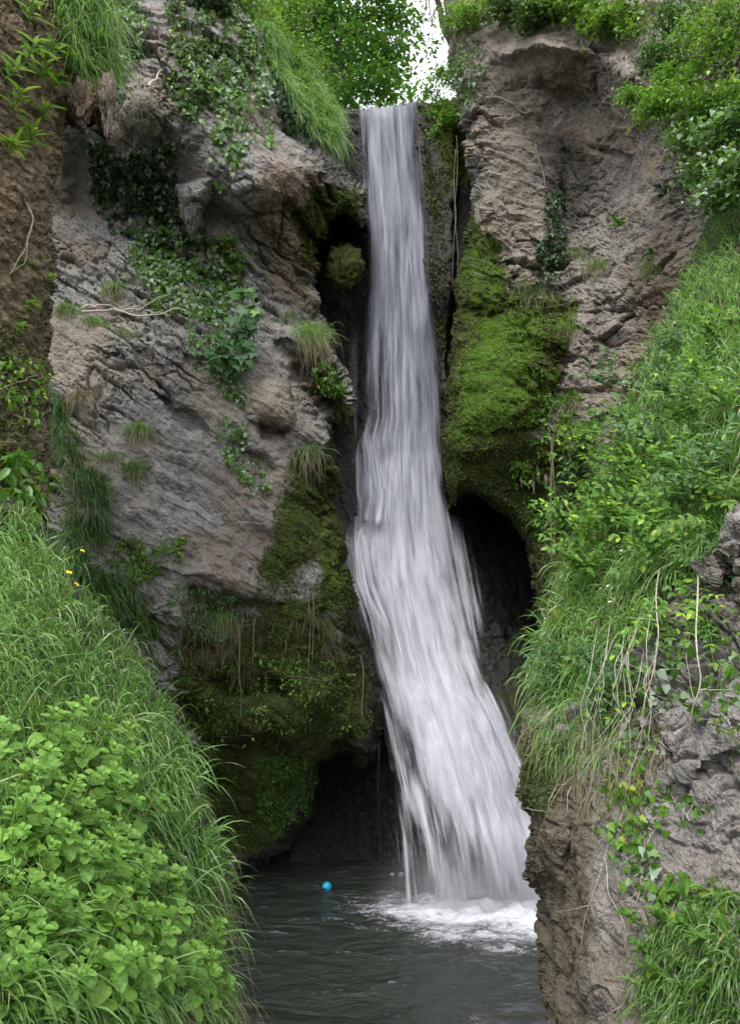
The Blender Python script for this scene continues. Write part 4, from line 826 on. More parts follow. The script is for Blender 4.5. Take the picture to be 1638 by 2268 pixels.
# --- trees beyond the lip
def tree(name, label, cat, trunk, blobs, nleaf, size, mat, seed, rad, limbs=10, shape='oval', layer=0.35, clr=0.5, cl=18):
    rng = np.random.default_rng(seed); T = np.array(trunk, float); P = ray(T[:, 0], T[:, 1], T[:, 2]); r0 = P[0].copy()
    t = np.linspace(0, len(P) - 1, 24); pts = np.stack([np.interp(t, np.arange(len(P)), P[:, k]) for k in range(3)], -1)
    pts += np.stack([0.05 * np.sin(t * 3 + k) for k in range(3)], -1)
    o = empty(name, r0); tag(o, label, cat)
    V, Q = tube_geo(pts - r0, np.linspace(rad, rad * 0.45, 24) * (1 + 0.06 * rng.normal(0, 1, 24)), 12); mesh_obj('trunk', V, Q, None, W_BARK, True, o)
    B = np.array(blobs, float); C = ray(B[:, 0], B[:, 1], B[:, 2]); w = B[:, 4] / B[:, 4].sum(); nc = nleaf // cl; bi = rng.choice(len(B), nc, p=w)
    cc = C[bi] + unit(rng.normal(0, 1, (nc, 3))) * (rng.random((nc, 1)) ** 0.5) * B[bi, 3][:, None] * [1, 1.3, 0.8]
    k = rng.integers(0, nc, nleaf); X = cc[k] + rng.normal(0, clr, (nleaf, 3)) * [1, 1, layer]
    Nn = unit(np.array([0, 0.05, 0.8]) + rng.normal(0, 0.45, (nleaf, 3))); Td = unit(rng.normal(0, 1, (nleaf, 3)) * [1, 1, 0.3] + [0, -0.2, -0.3])
    V, Tr = leaf_geo(X, Td, Nn, size * (0.55 + 0.8 * rng.random(nleaf)), shape, 0.2, rng); mesh_obj('crown', V - r0, None, Tr, mat, True, o)
    for i in range(limbs):
        s = pts[rng.integers(8, 24)]; e = C[i % len(C)] + rng.normal(0, 0.5, 3) * B[i % len(C), 3]; tt = np.linspace(0, 1, 14)[:, None]; mid = (s + e) / 2 + [0, 0, 0.5]
        q = (1 - tt) ** 2 * s + 2 * tt * (1 - tt) * mid + tt * tt * e + rng.normal(0, 0.03, (14, 3)); g = [tube_geo(q - r0, rad * 0.28 * (1 - 0.85 * tt[:, 0]), 6)]
        for j in range(5):
            a = q[4 + 2 * j if 4 + 2 * j < 14 else 12]; b = a + rng.normal(0, 0.7, 3) * [1, 1, 0.6]; g.append(tube_geo(np.linspace(a, b, 6) + rng.normal(0, 0.02, (6, 3)) - r0, rad * 0.07 * np.linspace(1, 0.3, 6), 4))
        V, Q = join(g); mesh_obj('branch', V, Q, None, W_BARK, True, o)
    return o
tree('broadleaf_tree', 'broad green leafy tree hanging its crown over the lip of the fall', 'tree', [(585, 420, 20.0), (600, 200, 20), (612, 60, 19.8), (600, -120, 19.5), (640, -420, 19.2)],
     [(900, 55, 18.8, 0.32, 0.35), (903, 125, 18.6, 0.32, 0.3), (640, 20, 19, 1.3, 3), (720, 40, 19, 1.2, 3), (810, 50, 19, 1.2, 3), (860, 50, 19, 0.5, 0.9), (780, 130, 18.6, 0.8, 1.8), (840, 130, 18.4, 0.55, 1.1), (740, 110, 19, 0.8, 1.2), (840, 185, 18.2, 0.38, 0.55), (780, 190, 18.4, 0.3, 0.3), (880, 10, 19, 0.3, 0.4), (700, -120, 19.5, 2.0, 3), (850, -160, 19.5, 1.8, 2), (890, 110, 18.6, 0.3, 0.2), (735, 205, 18.6, 0.35, 0.35)],
     9800, 0.15, G_TREE, 41, 0.34, 14, clr=0.3, cl=26)
tree('leaning_tree', 'slim leaning dark trunk rising behind the right cliff edge', 'tree', [(1010, 160, 15.5), (995, 90, 15.5), (978, 40, 15.5), (962, -10, 15.5), (925, -140, 15.6), (880, -320, 15.8)],
     [(950, 92, 15.6, 0.16, 0.12), (935, 70, 15.8, 0.12, 0.05), (975, 140, 15.2, 0.16, 0.2), (900, -220, 16, 1.0, 2), (820, -280, 16, 1.0, 2)], 1300, 0.10, G_TREE, 42, 0.085, 6, clr=0.2)
tree('far_tree', 'distant green tree seen low behind the lip of the fall', 'tree', [(700, 420, 26), (705, 240, 26), (715, 60, 26), (720, -60, 26)],
     [(700, 190, 26, 1.0, 2), (740, 215, 26, 0.8, 1.2), (780, 222, 26, 0.45, 0.5), (870, 228, 24, 0.28, 0.25), (905, 222, 24, 0.3, 0.25), (690, 100, 26, 1.5, 2), (890, 175, 25, 0.35, 0.3)], 3200, 0.19, G_TREE, 43, 0.2, 7)
# --- shrubs on the cliff tops
bush([(560, 20, 12.8, 0.35, 1), (590, 60, 12.9, 0.3, 1), (520, 0, 12.6, 0.35, 1), (620, 90, 13.4, 0.28, 1)], 1700, 0.085, G_BUSH, 51, 'green shrub spilling over the top of the left cliff', root=(560, 60, 13.2), clr=0.12)
bush([(598, 62, 12.7, 0.16, 1), (590, 40, 12.7, 0.12, 1)], 260, 0.075, G_YEL, 52, 'small yellow green bush on the left cliff top', root=(598, 90, 12.9), clr=0.08, branches=3)
bush([(640, 50, 14.2, 0.45, 1), (660, 110, 14.0, 0.35, 1), (690, 160, 14.2, 0.3, 0.7), (655, 0, 14.3, 0.5, 1)], 2600, 0.09, G_BUSH, 53, 'bushy green growth above the drooping grass left of the lip', root=(650, 170, 14.4), clr=0.16)
bush([(670, 190, 13.3, 0.22, 1), (700, 240, 13.1, 0.2, 1), (725, 290, 12.9, 0.14, .6), (640, 140, 13.4, 0.22, 1)], 1700, 0.06, G_LEAF, 153, 'low leafy growth among the drooping grass left of the lip', root=(690, 260, 13.4), clr=0.1)
bush([(450, -10, 11.9, 0.3, 1), (400, -20, 11.8, 0.25, 1), (480, 10, 12.0, 0.2, 1)], 700, 0.075, G_IVYD, 54, 'dark green shrub at the very top of the left cliff', root=(450, 20, 12.2), clr=0.12, shape='ivyh')
bush([(1010, 30, 13.2, 0.3, 1), (1040, 40, 13.0, 0.3, 1), (1080, 10, 12.8, 0.35, 1), (1000, 60, 13.3, 0.16, .5)], 1300, 0.08, G_BUSH, 55, 'leafy shrub on the left corner of the right cliff top', root=(1040, 50, 13.4), clr=0.12)
bush([(1150, 20, 12.0, 0.35, 1), (1210, 20, 11.8, 0.32, 1), (1180, 45, 11.9, 0.22, .6), (1110, 10, 12.3, 0.3, 1)], 1500, 0.08, G_IVY, 56, 'dark leafy shrub draping over the middle of the right cliff top', root=(1180, 30, 12.3), clr=0.12, shape='ivyh')
bush([(1300, 20, 11.2, 0.3, 1), (1370, 30, 10.8, 0.32, 1), (1330, 50, 11.0, 0.22, .8), (1250, 10, 11.4, 0.3, 1), (1400, 60, 10.6, 0.15, .5)], 1700, 0.07, G_BUSH, 57, 'pale green creeper over the right end of the cliff brow', root=(1330, 20, 11.4), clr=0.12, shape='ivyh')
bush([(1470, 60, 9.6, 0.38, 1.2), (1440, 130, 9.5, 0.18, .7), (1520, 20, 9.4, 0.35, 1), (1500, 120, 9.4, 0.3, 1)], 3200, 0.05, G_DARKG, 58, 'fine leaved dark green bush at the top right corner', root=(1500, 160, 9.9), clr=0.09)
bush([(1600, 60, 8.3, 0.32, 1), (1580, 110, 8.3, 0.26, 1), (1640, 20, 8.2, 0.35, 1), (1530, 60, 8.8, 0.2, .5)], 1900, 0.065, G_BUSH, 59, 'bright yellow green bush against the right frame edge', root=(1620, 160, 8.8), clr=0.11)
bush([(1400, 210, 9.6, 0.15, .6), (1440, 240, 9.3, 0.22, 1), (1500, 220, 9.0, 0.26, 1.2), (1560, 220, 8.6, 0.28, 1.3), (1480, 170, 9.2, 0.2, .7), (1620, 200, 8.3, 0.3, 1)], 3600, 0.062, G_LEAF, 60, 'leafy branches reaching left in front of the overhang hollow', root=(1600, 260, 9.0), clr=0.09, branches=12)
bush([(1530, 300, 8.8, 0.24, 1), (1590, 300, 8.3, 0.28, 1), (1560, 370, 8.5, 0.25, 1), (1620, 380, 8.0, 0.28, 1), (1500, 280, 9.0, 0.14, .5), (1600, 430, 8.1, 0.22, .8), (1630, 270, 8.1, 0.25, .8)], 3200, 0.062, G_IVYP, 61, 'dense pale green ivy mass above the right grass slope', root=(1600, 360, 8.8), clr=0.09, shape='ivyh', cat='ivy', name='ivy')
bush([(950, 200, 15.0, 0.16, .8), (970, 230, 14.9, 0.22, 1), (1000, 180, 14.8, 0.2, 1), (990, 260, 14.8, 0.22, 1), (975, 160, 15.0, 0.14, .5), (965, 290, 14.9, 0.16, .6)], 1500, 0.075, G_LEAF, 62, 'green bush at the right side of the waterfall lip', root=(990, 300, 15.1), clr=0.09)
# --- ivy
ivy(left_cliff, [(370, 20), (480, 10), (560, 60), (590, 140), (560, 160), (470, 120), (400, 130)], 1300, 0.085, G_IVY, 71, 'glossy ivy over the top shoulder of the left cliff')
ivy(left_cliff, [(430, 130), (560, 130), (600, 190), (600, 240), (540, 250), (470, 230), (430, 220)], 700, 0.085, G_IVYP, 72, 'pale ivy scattered across the reddish rock of the left cliff', mask=clump(40, 5, -0.2, 0.2, .2))
ivy(left_cliff, [(370, 90), (450, 120), (480, 230), (450, 290), (400, 250), (370, 180)], 700, 0.085, G_IVY, 73, 'ivy strip hanging beside the dark hollow')
ivy(left_cliff, [(490, 240), (600, 240), (610, 320), (560, 330), (500, 420), (470, 380), (470, 290)], 420, 0.08, G_IVYP, 74, 'thin ivy trails under the middle of the left overhang', mask=clump(35, 6, -0.1, 0.25, .1))
ivy(left_cliff, [(200, 300), (300, 330), (400, 310), (390, 440), (440, 520), (330, 560), (250, 520), (205, 430)], 1500, 0.09, G_IVYD, 75, 'dark ivy curtain inside the left hollow')
ivy(left_cliff, [(300, 500), (430, 500), (540, 560), (540, 640), (450, 660), (350, 650), (280, 600)], 1500, 0.09, G_IVYP, 76, 'pale ivy spreading below the left hollow', mask=clump(40, 7, -0.3, 0.2, .1))
ivy(left_cliff, [(280, 620), (560, 620), (560, 700), (480, 730), (420, 700), (340, 690)], 900, 0.08, G_IVYP, 77, 'ivy along the twisted roots in the middle of the left cliff', mask=clump(40, 9, -0.2, 0.2, .1))
ivy(left_cliff, [(410, 700), (480, 720), (520, 800), (560, 880), (530, 930), (470, 860), (420, 790)], 520, 0.07, G_IVYP, 78, 'thin ivy trailing down right of the grey slab', mask=clump(30, 10, -0.1, 0.25, .1))
ivy(left_cliff, [(480, 920), (540, 940), (600, 1080), (560, 1110), (500, 1030)], 280, 0.07, G_IVYP, 79, 'sparse ivy at the lower right of the grey slab', mask=clump(30, 11, -0.1, 0.25, .1))
ivy(left_cliff, [(495, 520), (515, 520), (525, 620), (505, 640)], 160, 0.08, G_BUSH, 80, 'single bright ivy strand over the brown rock edge', stems=2)
ivy(left_cliff, [(180, -20), (300, -20), (330, 60), (280, 180), (250, 240), (200, 120)], 900, 0.075, G_IVYP, 81, 'greyish ivy behind the grass on the upper left', mask=clump(40, 12, -0.2, 0.2, .15))
ivy(left_cliff, [(600, 140), (650, 220), (720, 310), (690, 320), (630, 280), (595, 200)], 900, 0.085, G_IVYD, 82, 'dark ivy in the shade under the drooping grass')
ivy(left_cliff, [(690, 800), (740, 800), (770, 850), (740, 880), (700, 860)], 380, 0.07, G_FERN, 83, 'small leafy creeper on the mossy lump left of the fall', shape='oval')
ivy(left_cliff, [(230, 1190), (410, 1190), (400, 1260), (300, 1290), (240, 1260)], 700, 0.06, G_BUSH, 84, 'low feathery greenery below the grey slab', shape='oval', mask=clump(30, 13, -0.1, 0.2, .1), cat='creeper', name='creeper')
ivy(left_cliff, [(380, 1290), (520, 1310), (560, 1380), (480, 1420), (360, 1380)], 800, 0.05, G_BLUEG, 85, 'bluish green creeper under the brown ledge of the left cliff', shape='oval', cat='creeper', name='creeper')
ivy(left_cliff, [(430, 1460), (700, 1440), (800, 1500), (760, 1640), (600, 1600), (430, 1700), (400, 1560)], 700, 0.055, G_FERN, 86, 'scattered small creeper leaves on the mossy lower cliff', shape='oval', mask=clump(35, 14, 0.0, 0.3, .03), stems=3, cat='creeper', name='creeper')
ivy(left_cliff, [(560, 1680), (690, 1660), (690, 1790), (620, 1860), (570, 1800)], 2600, 0.035, G_DARKG, 87, 'velvety green leaf carpet inside the lower left cave', shape='round', stems=0, out=(0.0, 0.03), cat='creeper', name='creeper')
ivy(right_cliff, [(1200, 430), (1240, 390), (1255, 480), (1245, 600), (1210, 600)], 420, 0.07, G_IVYD, 88, 'dark ivy column climbing the right cliff')
ivy(right_cliff, [(1190, 540), (1240, 530), (1260, 610), (1220, 640), (1195, 610)], 300, 0.075, G_IVYD, 89, 'bluish dark ivy clump above the moss ledge')
ivy(right_cliff, [(1000, 120), (1060, 80), (1080, 160), (1040, 260), (1010, 240)], 420, 0.07, G_IVYP, 90, 'thin ivy down the left corner of the right cliff', mask=clump(30, 15, -0.2, 0.2, .1))
ivy(right_cliff, [(1200, 870), (1300, 880), (1340, 960), (1280, 1010), (1210, 980)], 520, 0.085, G_FERN, 91, 'leafy clump hanging below the moss ledge', shape='oval', cat='creeper', name='creeper')
ivy(right_cliff, [(1130, 1010), (1240, 1000), (1250, 1180), (1170, 1190), (1140, 1100)], 420, 0.08, G_FERN, 92, 'bright leaf tufts around the pale stalactites', shape='oval', mask=clump(28, 16, -0.05, 0.25, .05), cat='creeper', name='creeper')
ivy(right_cliff, [(1240, 980), (1330, 980), (1320, 1200), (1260, 1260), (1230, 1150)], 380, 0.07, G_IVYD, 93, 'dark creeper on the side of the right cave', shape='oval', mask=clump(28, 17, -0.05, 0.25, .05), cat='creeper', name='creeper')
IR = dict(stem_r=0.0025, stem_mat=W_VINE, out=(0.02, 0.09), rnd=0.55, stems=5)
ivy(right_rock, [(1400, 1440), (1638, 1400), (1638, 1560), (1480, 1580), (1400, 1540)], 170, 0.055, G_IVYP, 94, 'grey green ivy behind the hanging vines', 'ivyh', **IR)
ivy(right_rock, [(1330, 1540), (1500, 1540), (1480, 1660), (1400, 1700), (1340, 1640)], 150, 0.05, G_IVYP, 95, 'ivy at the foot of the hanging vines', 'ivy', **IR)
ivy(right_rock, [(1330, 1720), (1440, 1690), (1500, 1780), (1470, 1880), (1380, 1900), (1340, 1820)], 190, 0.045, G_BUSH, 96, 'bright ivy clump in the middle of the near outcrop', 'ivy', **IR)
ivy(right_rock, [(1370, 1880), (1440, 1870), (1500, 1980), (1470, 2010), (1390, 1950)], 80, 0.045, G_IVYP, 97, 'short ivy trail below the bright clump', 'ivy', **IR)
ivy(right_rock, [(1500, 1760), (1580, 1780), (1570, 1830), (1510, 1810)], 26, 0.045, G_IVYP, 98, 'single ivy sprig across the dark rock ledge', 'ivy', **IR)
ivy(right_rock, [(1450, 1960), (1500, 1950), (1640, 1980), (1640, 2080), (1560, 2070), (1480, 2060)], 90, 0.06, G_BUSH, 99, 'round leaved climber beside the right frame edge', 'ivyh', **IR)
ivy(right_rock, [(1590, 1580), (1640, 1590), (1640, 1660), (1600, 1650)], 40, 0.035, G_BUSH, 100, 'small bright sprig at the far right of the near outcrop', 'oval', **IR)
ivy(left_tufa, [(-10, 1010), (70, 1020), (90, 1130), (0, 1150)], 130, 0.11, G_FERN, 101, 'broad leaves at the foot of the tufa column', shape='oval', out=(0.03, 0.15), cat='creeper', name='creeper')
ivy(left_tufa, [(-10, 790), (70, 800), (100, 850), (60, 960), (0, 900)], 210, 0.055, G_BUSH, 102, 'yellow green leaves low on the tufa column', shape='oval', out=(0.03, 0.12), cat='creeper', name='creeper')

# --- fronds (pinnate leaves)
def frond_geo(root, D, L, pairs, ls, rng, droop=0.5, shape='oval', nrm=(0, -0.5, 0.9)):
    t = np.linspace(0, 1, 12)[:, None]; D = unit(np.asarray(D, float)); C = root + D * L * t + np.array([0, 0, -1]) * droop * L * 0.5 * t ** 2
    tg = unit(np.gradient(C, axis=0)); P, T, S = [], [], []
    Nn = unit(np.asarray(nrm, float) + rng.normal(0, 0.15, 3)); sd_ = unit(np.cross(tg, Nn))
    for k in range(pairs):
        i = 3 + int(8 * k / max(1, pairs - 1)); i = min(i, 11)
        for sg in (-1, 1): P.append(C[i]); T.append(sd_[i] * sg + tg[i] * 0.45 + rng.normal(0, 0.12, 3)); S.append(ls * (0.8 + 0.4 * rng.random()) * (1 - 0.35 * k / pairs))
    P.append(C[-1]); T.append(tg[-1]); S.append(ls)
    lv = leaf_geo(np.array(P), np.array(T), np.tile(Nn, (len(P), 1)) + rng.normal(0, 0.15, (len(P), 3)), np.array(S), shape, 0.2, rng)
    return lv, tube_geo(C, np.linspace(0.0022, 0.001, 12), 4)
def frond_plant(name, label, cat, R, root_px, n, spread, L, pairs, ls, mat, seed, droop=0.5, group=None, off=0.05, up=0.5, outw=0.8, shape='oval'):
    rng = np.random.default_rng(seed); P, N_ = R.at(np.array([root_px[0]]), np.array([root_px[1]])); r0 = P[0] + N_[0] * off
    o = empty(name, r0); tag(o, label, cat, group); lv, st = [], []
    for k in range(n):
        D = N_[0] * outw + np.array([0, 0, up]) + rng.normal(0, spread, 3) * [1, 0.5, 0.8]; rt = rng.normal(0, 0.03, 3)
        a, b = frond_geo(rt, D, L * (0.6 + 0.7 * rng.random()), pairs, ls, rng, droop * (0.5 + rng.random()), shape); lv.append(a); st.append(b)
    V, T = join(lv); mesh_obj('foliage', V, None, T, mat, True, o); V, Q = join(st); mesh_obj('stem', V, Q, None, W_STEM, True, o)
    return o
spots = [(1300, 1050, 'leftmost'), (1350, 1010, ''), (1420, 940, ''), (1500, 900, ''), (1580, 860, ''), (1630, 940, ''), (1560, 960, ''), (1480, 1010, ''), (1400, 1040, ''), (1440, 1110, ''), (1520, 1080, ''), (1600, 1060, ''),
         (1340, 1120, ''), (1380, 1190, ''), (1470, 1190, ''), (1560, 1170, ''), (1330, 1230, ''), (1420, 1270, ''), (1300, 1300, ''), (1500, 790, ''), (1600, 770, ''), (1280, 1190, ''), (1620, 1140, ''), (1360, 880, ''), (1500, 1260, '')]
lf = len(spots)
for k, (x, y, _) in enumerate(spots):
    frond_plant('leafy_shoot', 'pinnate leaved green shoot spreading from the right slope among its like', 'plant', right_bank, (x, y), 17, 0.65, 0.34, 4, 0.075, [G_LEAF, G_LEAF, G_BUSH, G_BLUEG][k % 4], 200 + k, 0.35, 'pinnate shoots on the right slope', off=0.14)
for k, (x, y) in enumerate([(1300, 1490), (1340, 1520), (1270, 1540), (1380, 1560), (1330, 1580), (1250, 1480)]):
    frond_plant('leafy_shoot', 'bluish green pinnate shoot in the clump above the near outcrop', 'plant', right_rock if y > 1500 and x > 1260 else right_bank, (x, y), 18, 0.6, 0.20, 4, 0.034, G_BLUEG, 240 + k, 0.4, 'bluish shoots above the near outcrop', off=0.12)
for k, (x, y) in enumerate([(1420, 1450), (1460, 1400), (1500, 1350), (1540, 1270), (1580, 1210), (1620, 1180), (1560, 1330), (1620, 1260), (1450, 1480), (1500, 1200), (1630, 1340)]):
    frond_plant('leafy_shoot', 'pinnate shoot', 'plant', right_rock, (x, y), 13, 0.55, 0.26, 4, 0.052, [G_LEAF, G_BUSH, G_LEAF, G_BLUEG][k % 4], 260 + k, 0.7, 'pinnate shoots hanging over the near outcrop', off=0.12, up=0.2)
frond_plant('leafy_branch', 'long pinnate branch hanging beside the pale upright vine', 'plant', right_rock, (1500, 1290), 6, 0.3, 0.30, 5, 0.06, G_LEAF, 250, 0.8, off=0.3)
frond_plant('leafy_branch', 'pinnate branch high beside the right frame edge over dark rock', 'plant', right_rock, (1600, 1180), 7, 0.45, 0.28, 5, 0.055, G_LEAF, 251, 0.6, off=0.25)

# --- grass tufts, ferns
def tuft(R, x, y, n, L, W, mat, seed, label, droop=(0.6, 1.4), spread=0.5, up=0.7, dry=0.3, group=None, name='grass_tuft', cat='grass tuft', rad=8):
    rng = np.random.default_rng(seed); px = x + rng.normal(0, rad, n); py = y + rng.normal(0, rad * .5, n); P, N_ = R.at(px, py); r0 = P[0].copy()
    o = empty(name, r0); tag(o, label, cat, group)
    V, Q = blade_geo(P - r0, N_ * 0.6 + [0, 0, up] + rng.normal(0, spread, (n, 3)), L * (0.5 + 0.7 * rng.random(n)), W, droop[0] + (droop[1] - droop[0]) * rng.random(n), rng); mesh_obj('blades' if False else 'foliage', V, Q, None, mat, True, o)
    if dry:
        m = int(n * dry); P2 = P[:m]; V, Q = blade_geo(P2 - r0, N_[:m] * 0.4 + [0, 0, -0.3] + rng.normal(0, 0.2, (m, 3)), L * (0.5 + 0.6 * rng.random(m)), W * .8, 1.4, rng); mesh_obj('dead_foliage', V, Q, None, G_DRY, True, o)
    return o
TUFTS = [(left_cliff, 305, 950, 230, 0.30, 'grass tuft on the grey slab, upper one of the pair', G_GRASSY), (left_cliff, 300, 1035, 230, 0.30, 'dry edged grass tuft below the other on the grey slab', G_GRASS),
         (left_cliff, 178, 880, 160, 0.28, 'brownish grass tuft at the left of the grey slab', G_DRY), (left_cliff, 150, 690, 190, 0.34, 'grass tuft high beside the tufa column', G_GRASS), (left_cliff, 210, 720, 160, 0.28, 'sparse tuft at the left end of the twisted roots', G_GRASS),
         (left_cliff, 250, 640, 170, 0.28, 'small tuft under the dark hollow', G_GRASS), (left_cliff, 270, 740, 90, 0.22, 'thin tuft just above the grey slab', G_GRASS), (left_cliff, 240, 1010, 110, 0.24, 'small tuft on the lower left of the grey slab', G_GRASS),
         (left_cliff, 690, 740, 420, 0.55, 'lush bright green tuft on the ledge left of the fall', G_GRASSY), (left_cliff, 680, 1000, 170, 0.42, 'long bladed tuft drooping over the brown boulders', G_BLUEG), (left_cliff, 500, 1370, 260, 0.36, 'green tuft on the ledge above the mossy overhang', G_GRASS),
         (left_cliff, 340, 1540, 120, 0.30, 'short tuft at the gully foot', G_GRASS), (right_cliff, 1175, 645, 300, 0.42, 'dark green drooping tuft at the top of the moss ledge', G_DARKG), (right_cliff, 1325, 590, 130, 0.35, 'pale wispy tuft on the upper right wall', G_GRASS),
         (right_cliff, 1260, 730, 120, 0.3, 'wispy tuft beside the bright moss', G_GRASS), (right_cliff, 1255, 890, 220, 0.42, 'grass tuft hanging below the pale rock', G_GRASS), (right_cliff, 1310, 950, 280, 0.45, 'broad tuft at the foot of the pale rock wall', G_GRASS),
         (right_cliff, 1440, 600, 120, 0.3, 'small tuft on the brown wall near the grass slope', G_BUSH), (right_cliff, 1280, 560, 90, 0.26, 'fine tuft above the pale streak', G_GRASSY), (left_cliff, 645, 700, 90, 0.3, 'small pale tuft by the ledge', G_GRASS)]
for k, (R, x, y, n, L, lab, mat) in enumerate(TUFTS): tuft(R, x, y, n, L, 0.009, mat, 300 + k, lab, rad=13 if n < 300 else 18, dry=0.5)
def fern(R, x, y, n, L, W, seed, label, mat=None, group=None, name='fern', cat='fern'):
    rng = np.random.default_rng(seed); P, N_ = R.at(np.array([x]), np.array([y])); r0 = P[0]; th = np.linspace(-1.5, 1.5, n) + rng.normal(0, 0.15, n)
    sdv = unit(np.cross(N_[0], [0, 0, 1])); D = N_[0] * 0.7 + np.cos(th)[:, None] * np.array([0, 0, 0.9]) + np.sin(th)[:, None] * sdv
    o = empty(name, r0); tag(o, label, cat, group); sidev = unit(np.cross(D, N_[0] + rng.normal(0, 0.2, (n, 3))))
    V, Q = blade_geo(np.zeros((n, 3)), D, L * (0.7 + 0.5 * rng.random(n)), W, 0.5 + 0.6 * rng.random(n), rng, 8, side=sidev); 
    for k in range(1):
        mesh_obj('fronds' if False else 'foliage', V, Q, None, mat or G_FERN, True, o)
    return o
for k, (R, x, y, n, L, W, lab) in enumerate([(left_cliff, 180, 1290, 12, 0.55, 0.075, 'strap leaved fern at the edge of the left grass bank'), (left_cliff, 225, 1195, 9, 0.36, 0.06, 'small strap fern above the gully grass'), (left_cliff, 335, 1400, 8, 0.34, 0.05, 'strap fern low in the green gully'),
        (left_cliff, 395, 1440, 7, 0.28, 0.05, 'pale strap fern at the mossy cliff foot'), (left_cliff, 545, 1490, 7, 0.32, 0.045, 'strap fern under the mossy overhang'), (left_cliff, 560, 1570, 5, 0.24, 0.045, 'little strap fern in the dark lower cliff'), (left_cliff, 750, 560, 8, 0.28, 0.05, 'strap fern beside the slot by the upper fall'),
        (left_cliff, 770, 1520, 5, 0.26, 0.045, 'strap fern near the mossy rib'), (right_cliff, 1470, 430, 9, 0.5, 0.06, 'dark strap fern on the right wall, upper one'), (right_cliff, 1370, 500, 9, 0.42, 0.05, 'pale strap fern in the middle of the right wall'), (right_cliff, 1440, 560, 6, 0.32, 0.06, 'strap fern beside the right grass slope'),
        (right_cliff, 1185, 930, 8, 0.36, 0.05, 'strap fern at the corner of the moss ledge'), (right_cliff, 1150, 1030, 9, 0.34, 0.05, 'strap fern left of the pale stalactites'), (right_cliff, 1195, 1150, 8, 0.30, 0.045, 'strap fern under the pale stalactites'), (right_cliff, 1270, 940, 8, 0.4, 0.06, 'strap fern beside the hanging grass tuft'),
        (right_cliff, 1200, 980, 6, 0.25, 0.05, 'small strap fern above the pale stalactites'), (right_bank, 1245, 1380, 9, 0.26, 0.03, 'yellow green fern in the right grass'), (right_bank, 1250, 1500, 14, 0.2, 0.035, 'yellow green fern clump above the near outcrop')]):
    fern(R, x, y, n, L, W, 400 + k, lab, G_YEL if 'yellow' in lab else (G_IVYD if 'dark strap' in lab else G_FERN))

# --- sapling on the left cliff
rng = np.random.default_rng(9)
P, N_ = left_cliff.at(np.array([555.]), np.array([810.])); r0 = P[0]; sap = empty('maple_sapling', r0); tag(sap, 'lobed leaved sapling growing out of the left cliff', 'sapling')
px, py = pick([(485, 740), (520, 690), (520, 640), (560, 630), (585, 680), (560, 740), (575, 800), (540, 830), (480, 810), (460, 780)], 150, rng=rng); q = ray(px, py, 11.75 + rng.normal(0, 0.12, 150))
V, T = leaf_geo(q - r0, np.array([0, -0.5, -0.5]) + rng.normal(0, 0.4, (150, 3)), np.array([0, -0.55, 0.8]) + rng.normal(0, 0.2, (150, 3)), 0.15 * (0.6 + 0.7 * rng.random(150)), 'maple', 0.15, rng)
mesh_obj('foliage', V, None, T, G_BLUEG, True, sap)
g = [tube_geo(np.array([[0, 0, 0], (q[k] - r0) * 0.5 + [0, 0, -0.06], q[k] - r0]), np.array([0.012, 0.008, 0.004]), 4) for k in range(0, 150, 6)]; V, Q = join(g); mesh_obj('stem', V, Q, None, W_BARK, True, sap)

# --- lance leaved plants on the tufa column
def leafy_stem(name, label, cat, R, x, y, h, nl, ls, mat, seed, shape='lance', lean=(0, -0.3, 0.8), group=None, cup=.3):
    rng = np.random.default_rng(seed); P, N_ = R.at(np.array([float(x)]), np.array([float(y)])); r0 = P[0]; D = unit(N_[0] * 0.5 + np.array(lean) + rng.normal(0, 0.12, 3)); t = np.linspace(0, 1, 8)[:, None]; C = D * h * t + np.array([0.0, -0.05, -0.12]) * h * t ** 2
    o = empty(name, r0); tag(o, label, cat, group); V, Q = tube_geo(C, np.linspace(0.005, 0.002, 8), 5); mesh_obj('stem', V, Q, None, W_STEM, True, o)
    k = np.linspace(0.15, 1, nl); A = k * 7; P = np.stack([np.interp(A, np.arange(8), C[:, i]) for i in range(3)], -1); th = np.arange(nl) * 2.4 + rng.random() * 6
    T = np.stack([np.cos(th), np.sin(th), 0.55 + 0 * th], -1) * [1, 1, 1] + D * 0.3; Nn = unit(np.cross(np.cross(T, [0, 0, 1]), T)) + [0, -0.3, 0.1]
    V, Tr = leaf_geo(P, T, Nn, ls * (0.7 + 0.5 * rng.random(nl)), shape, cup, rng, 0.4); mesh_obj('foliage', V, None, Tr, mat, True, o); return o
for k, (x, y, h) in enumerate([(40, 150, 0.28), (75, 190, 0.26), (20, 260, 0.30), (100, 130, 0.22), (60, 330, 0.18), (10, 350, 0.15), (60, 60, 0.25), (110, 210, 0.2), (85, 270, 0.16), (5, 180, 0.2), (150, 160, 0.2), (200, 120, 0.2)]):
    leafy_stem('broad_leaved_weed', 'bright lance leaved weed on the upper tufa column', 'weed', left_tufa, x, y, h, 14, 0.16, G_BUSH if k % 3 else G_GRASSY, 500 + k, 'lance', (0.15, -0.4, 0.6), 'lance leaved weeds on the tufa column')
for k, (x, y) in enumerate([(60, 690), (95, 620), (20, 820), (75, 900), (40, 740), (110, 850)]):
    leafy_stem('small_weed', 'small leafy weed low on the tufa column', 'weed', left_tufa, x, y, 0.12, 9, 0.07, G_BUSH, 520 + k, 'oval', (0.1, -0.4, 0.5), 'small weeds on the tufa column')
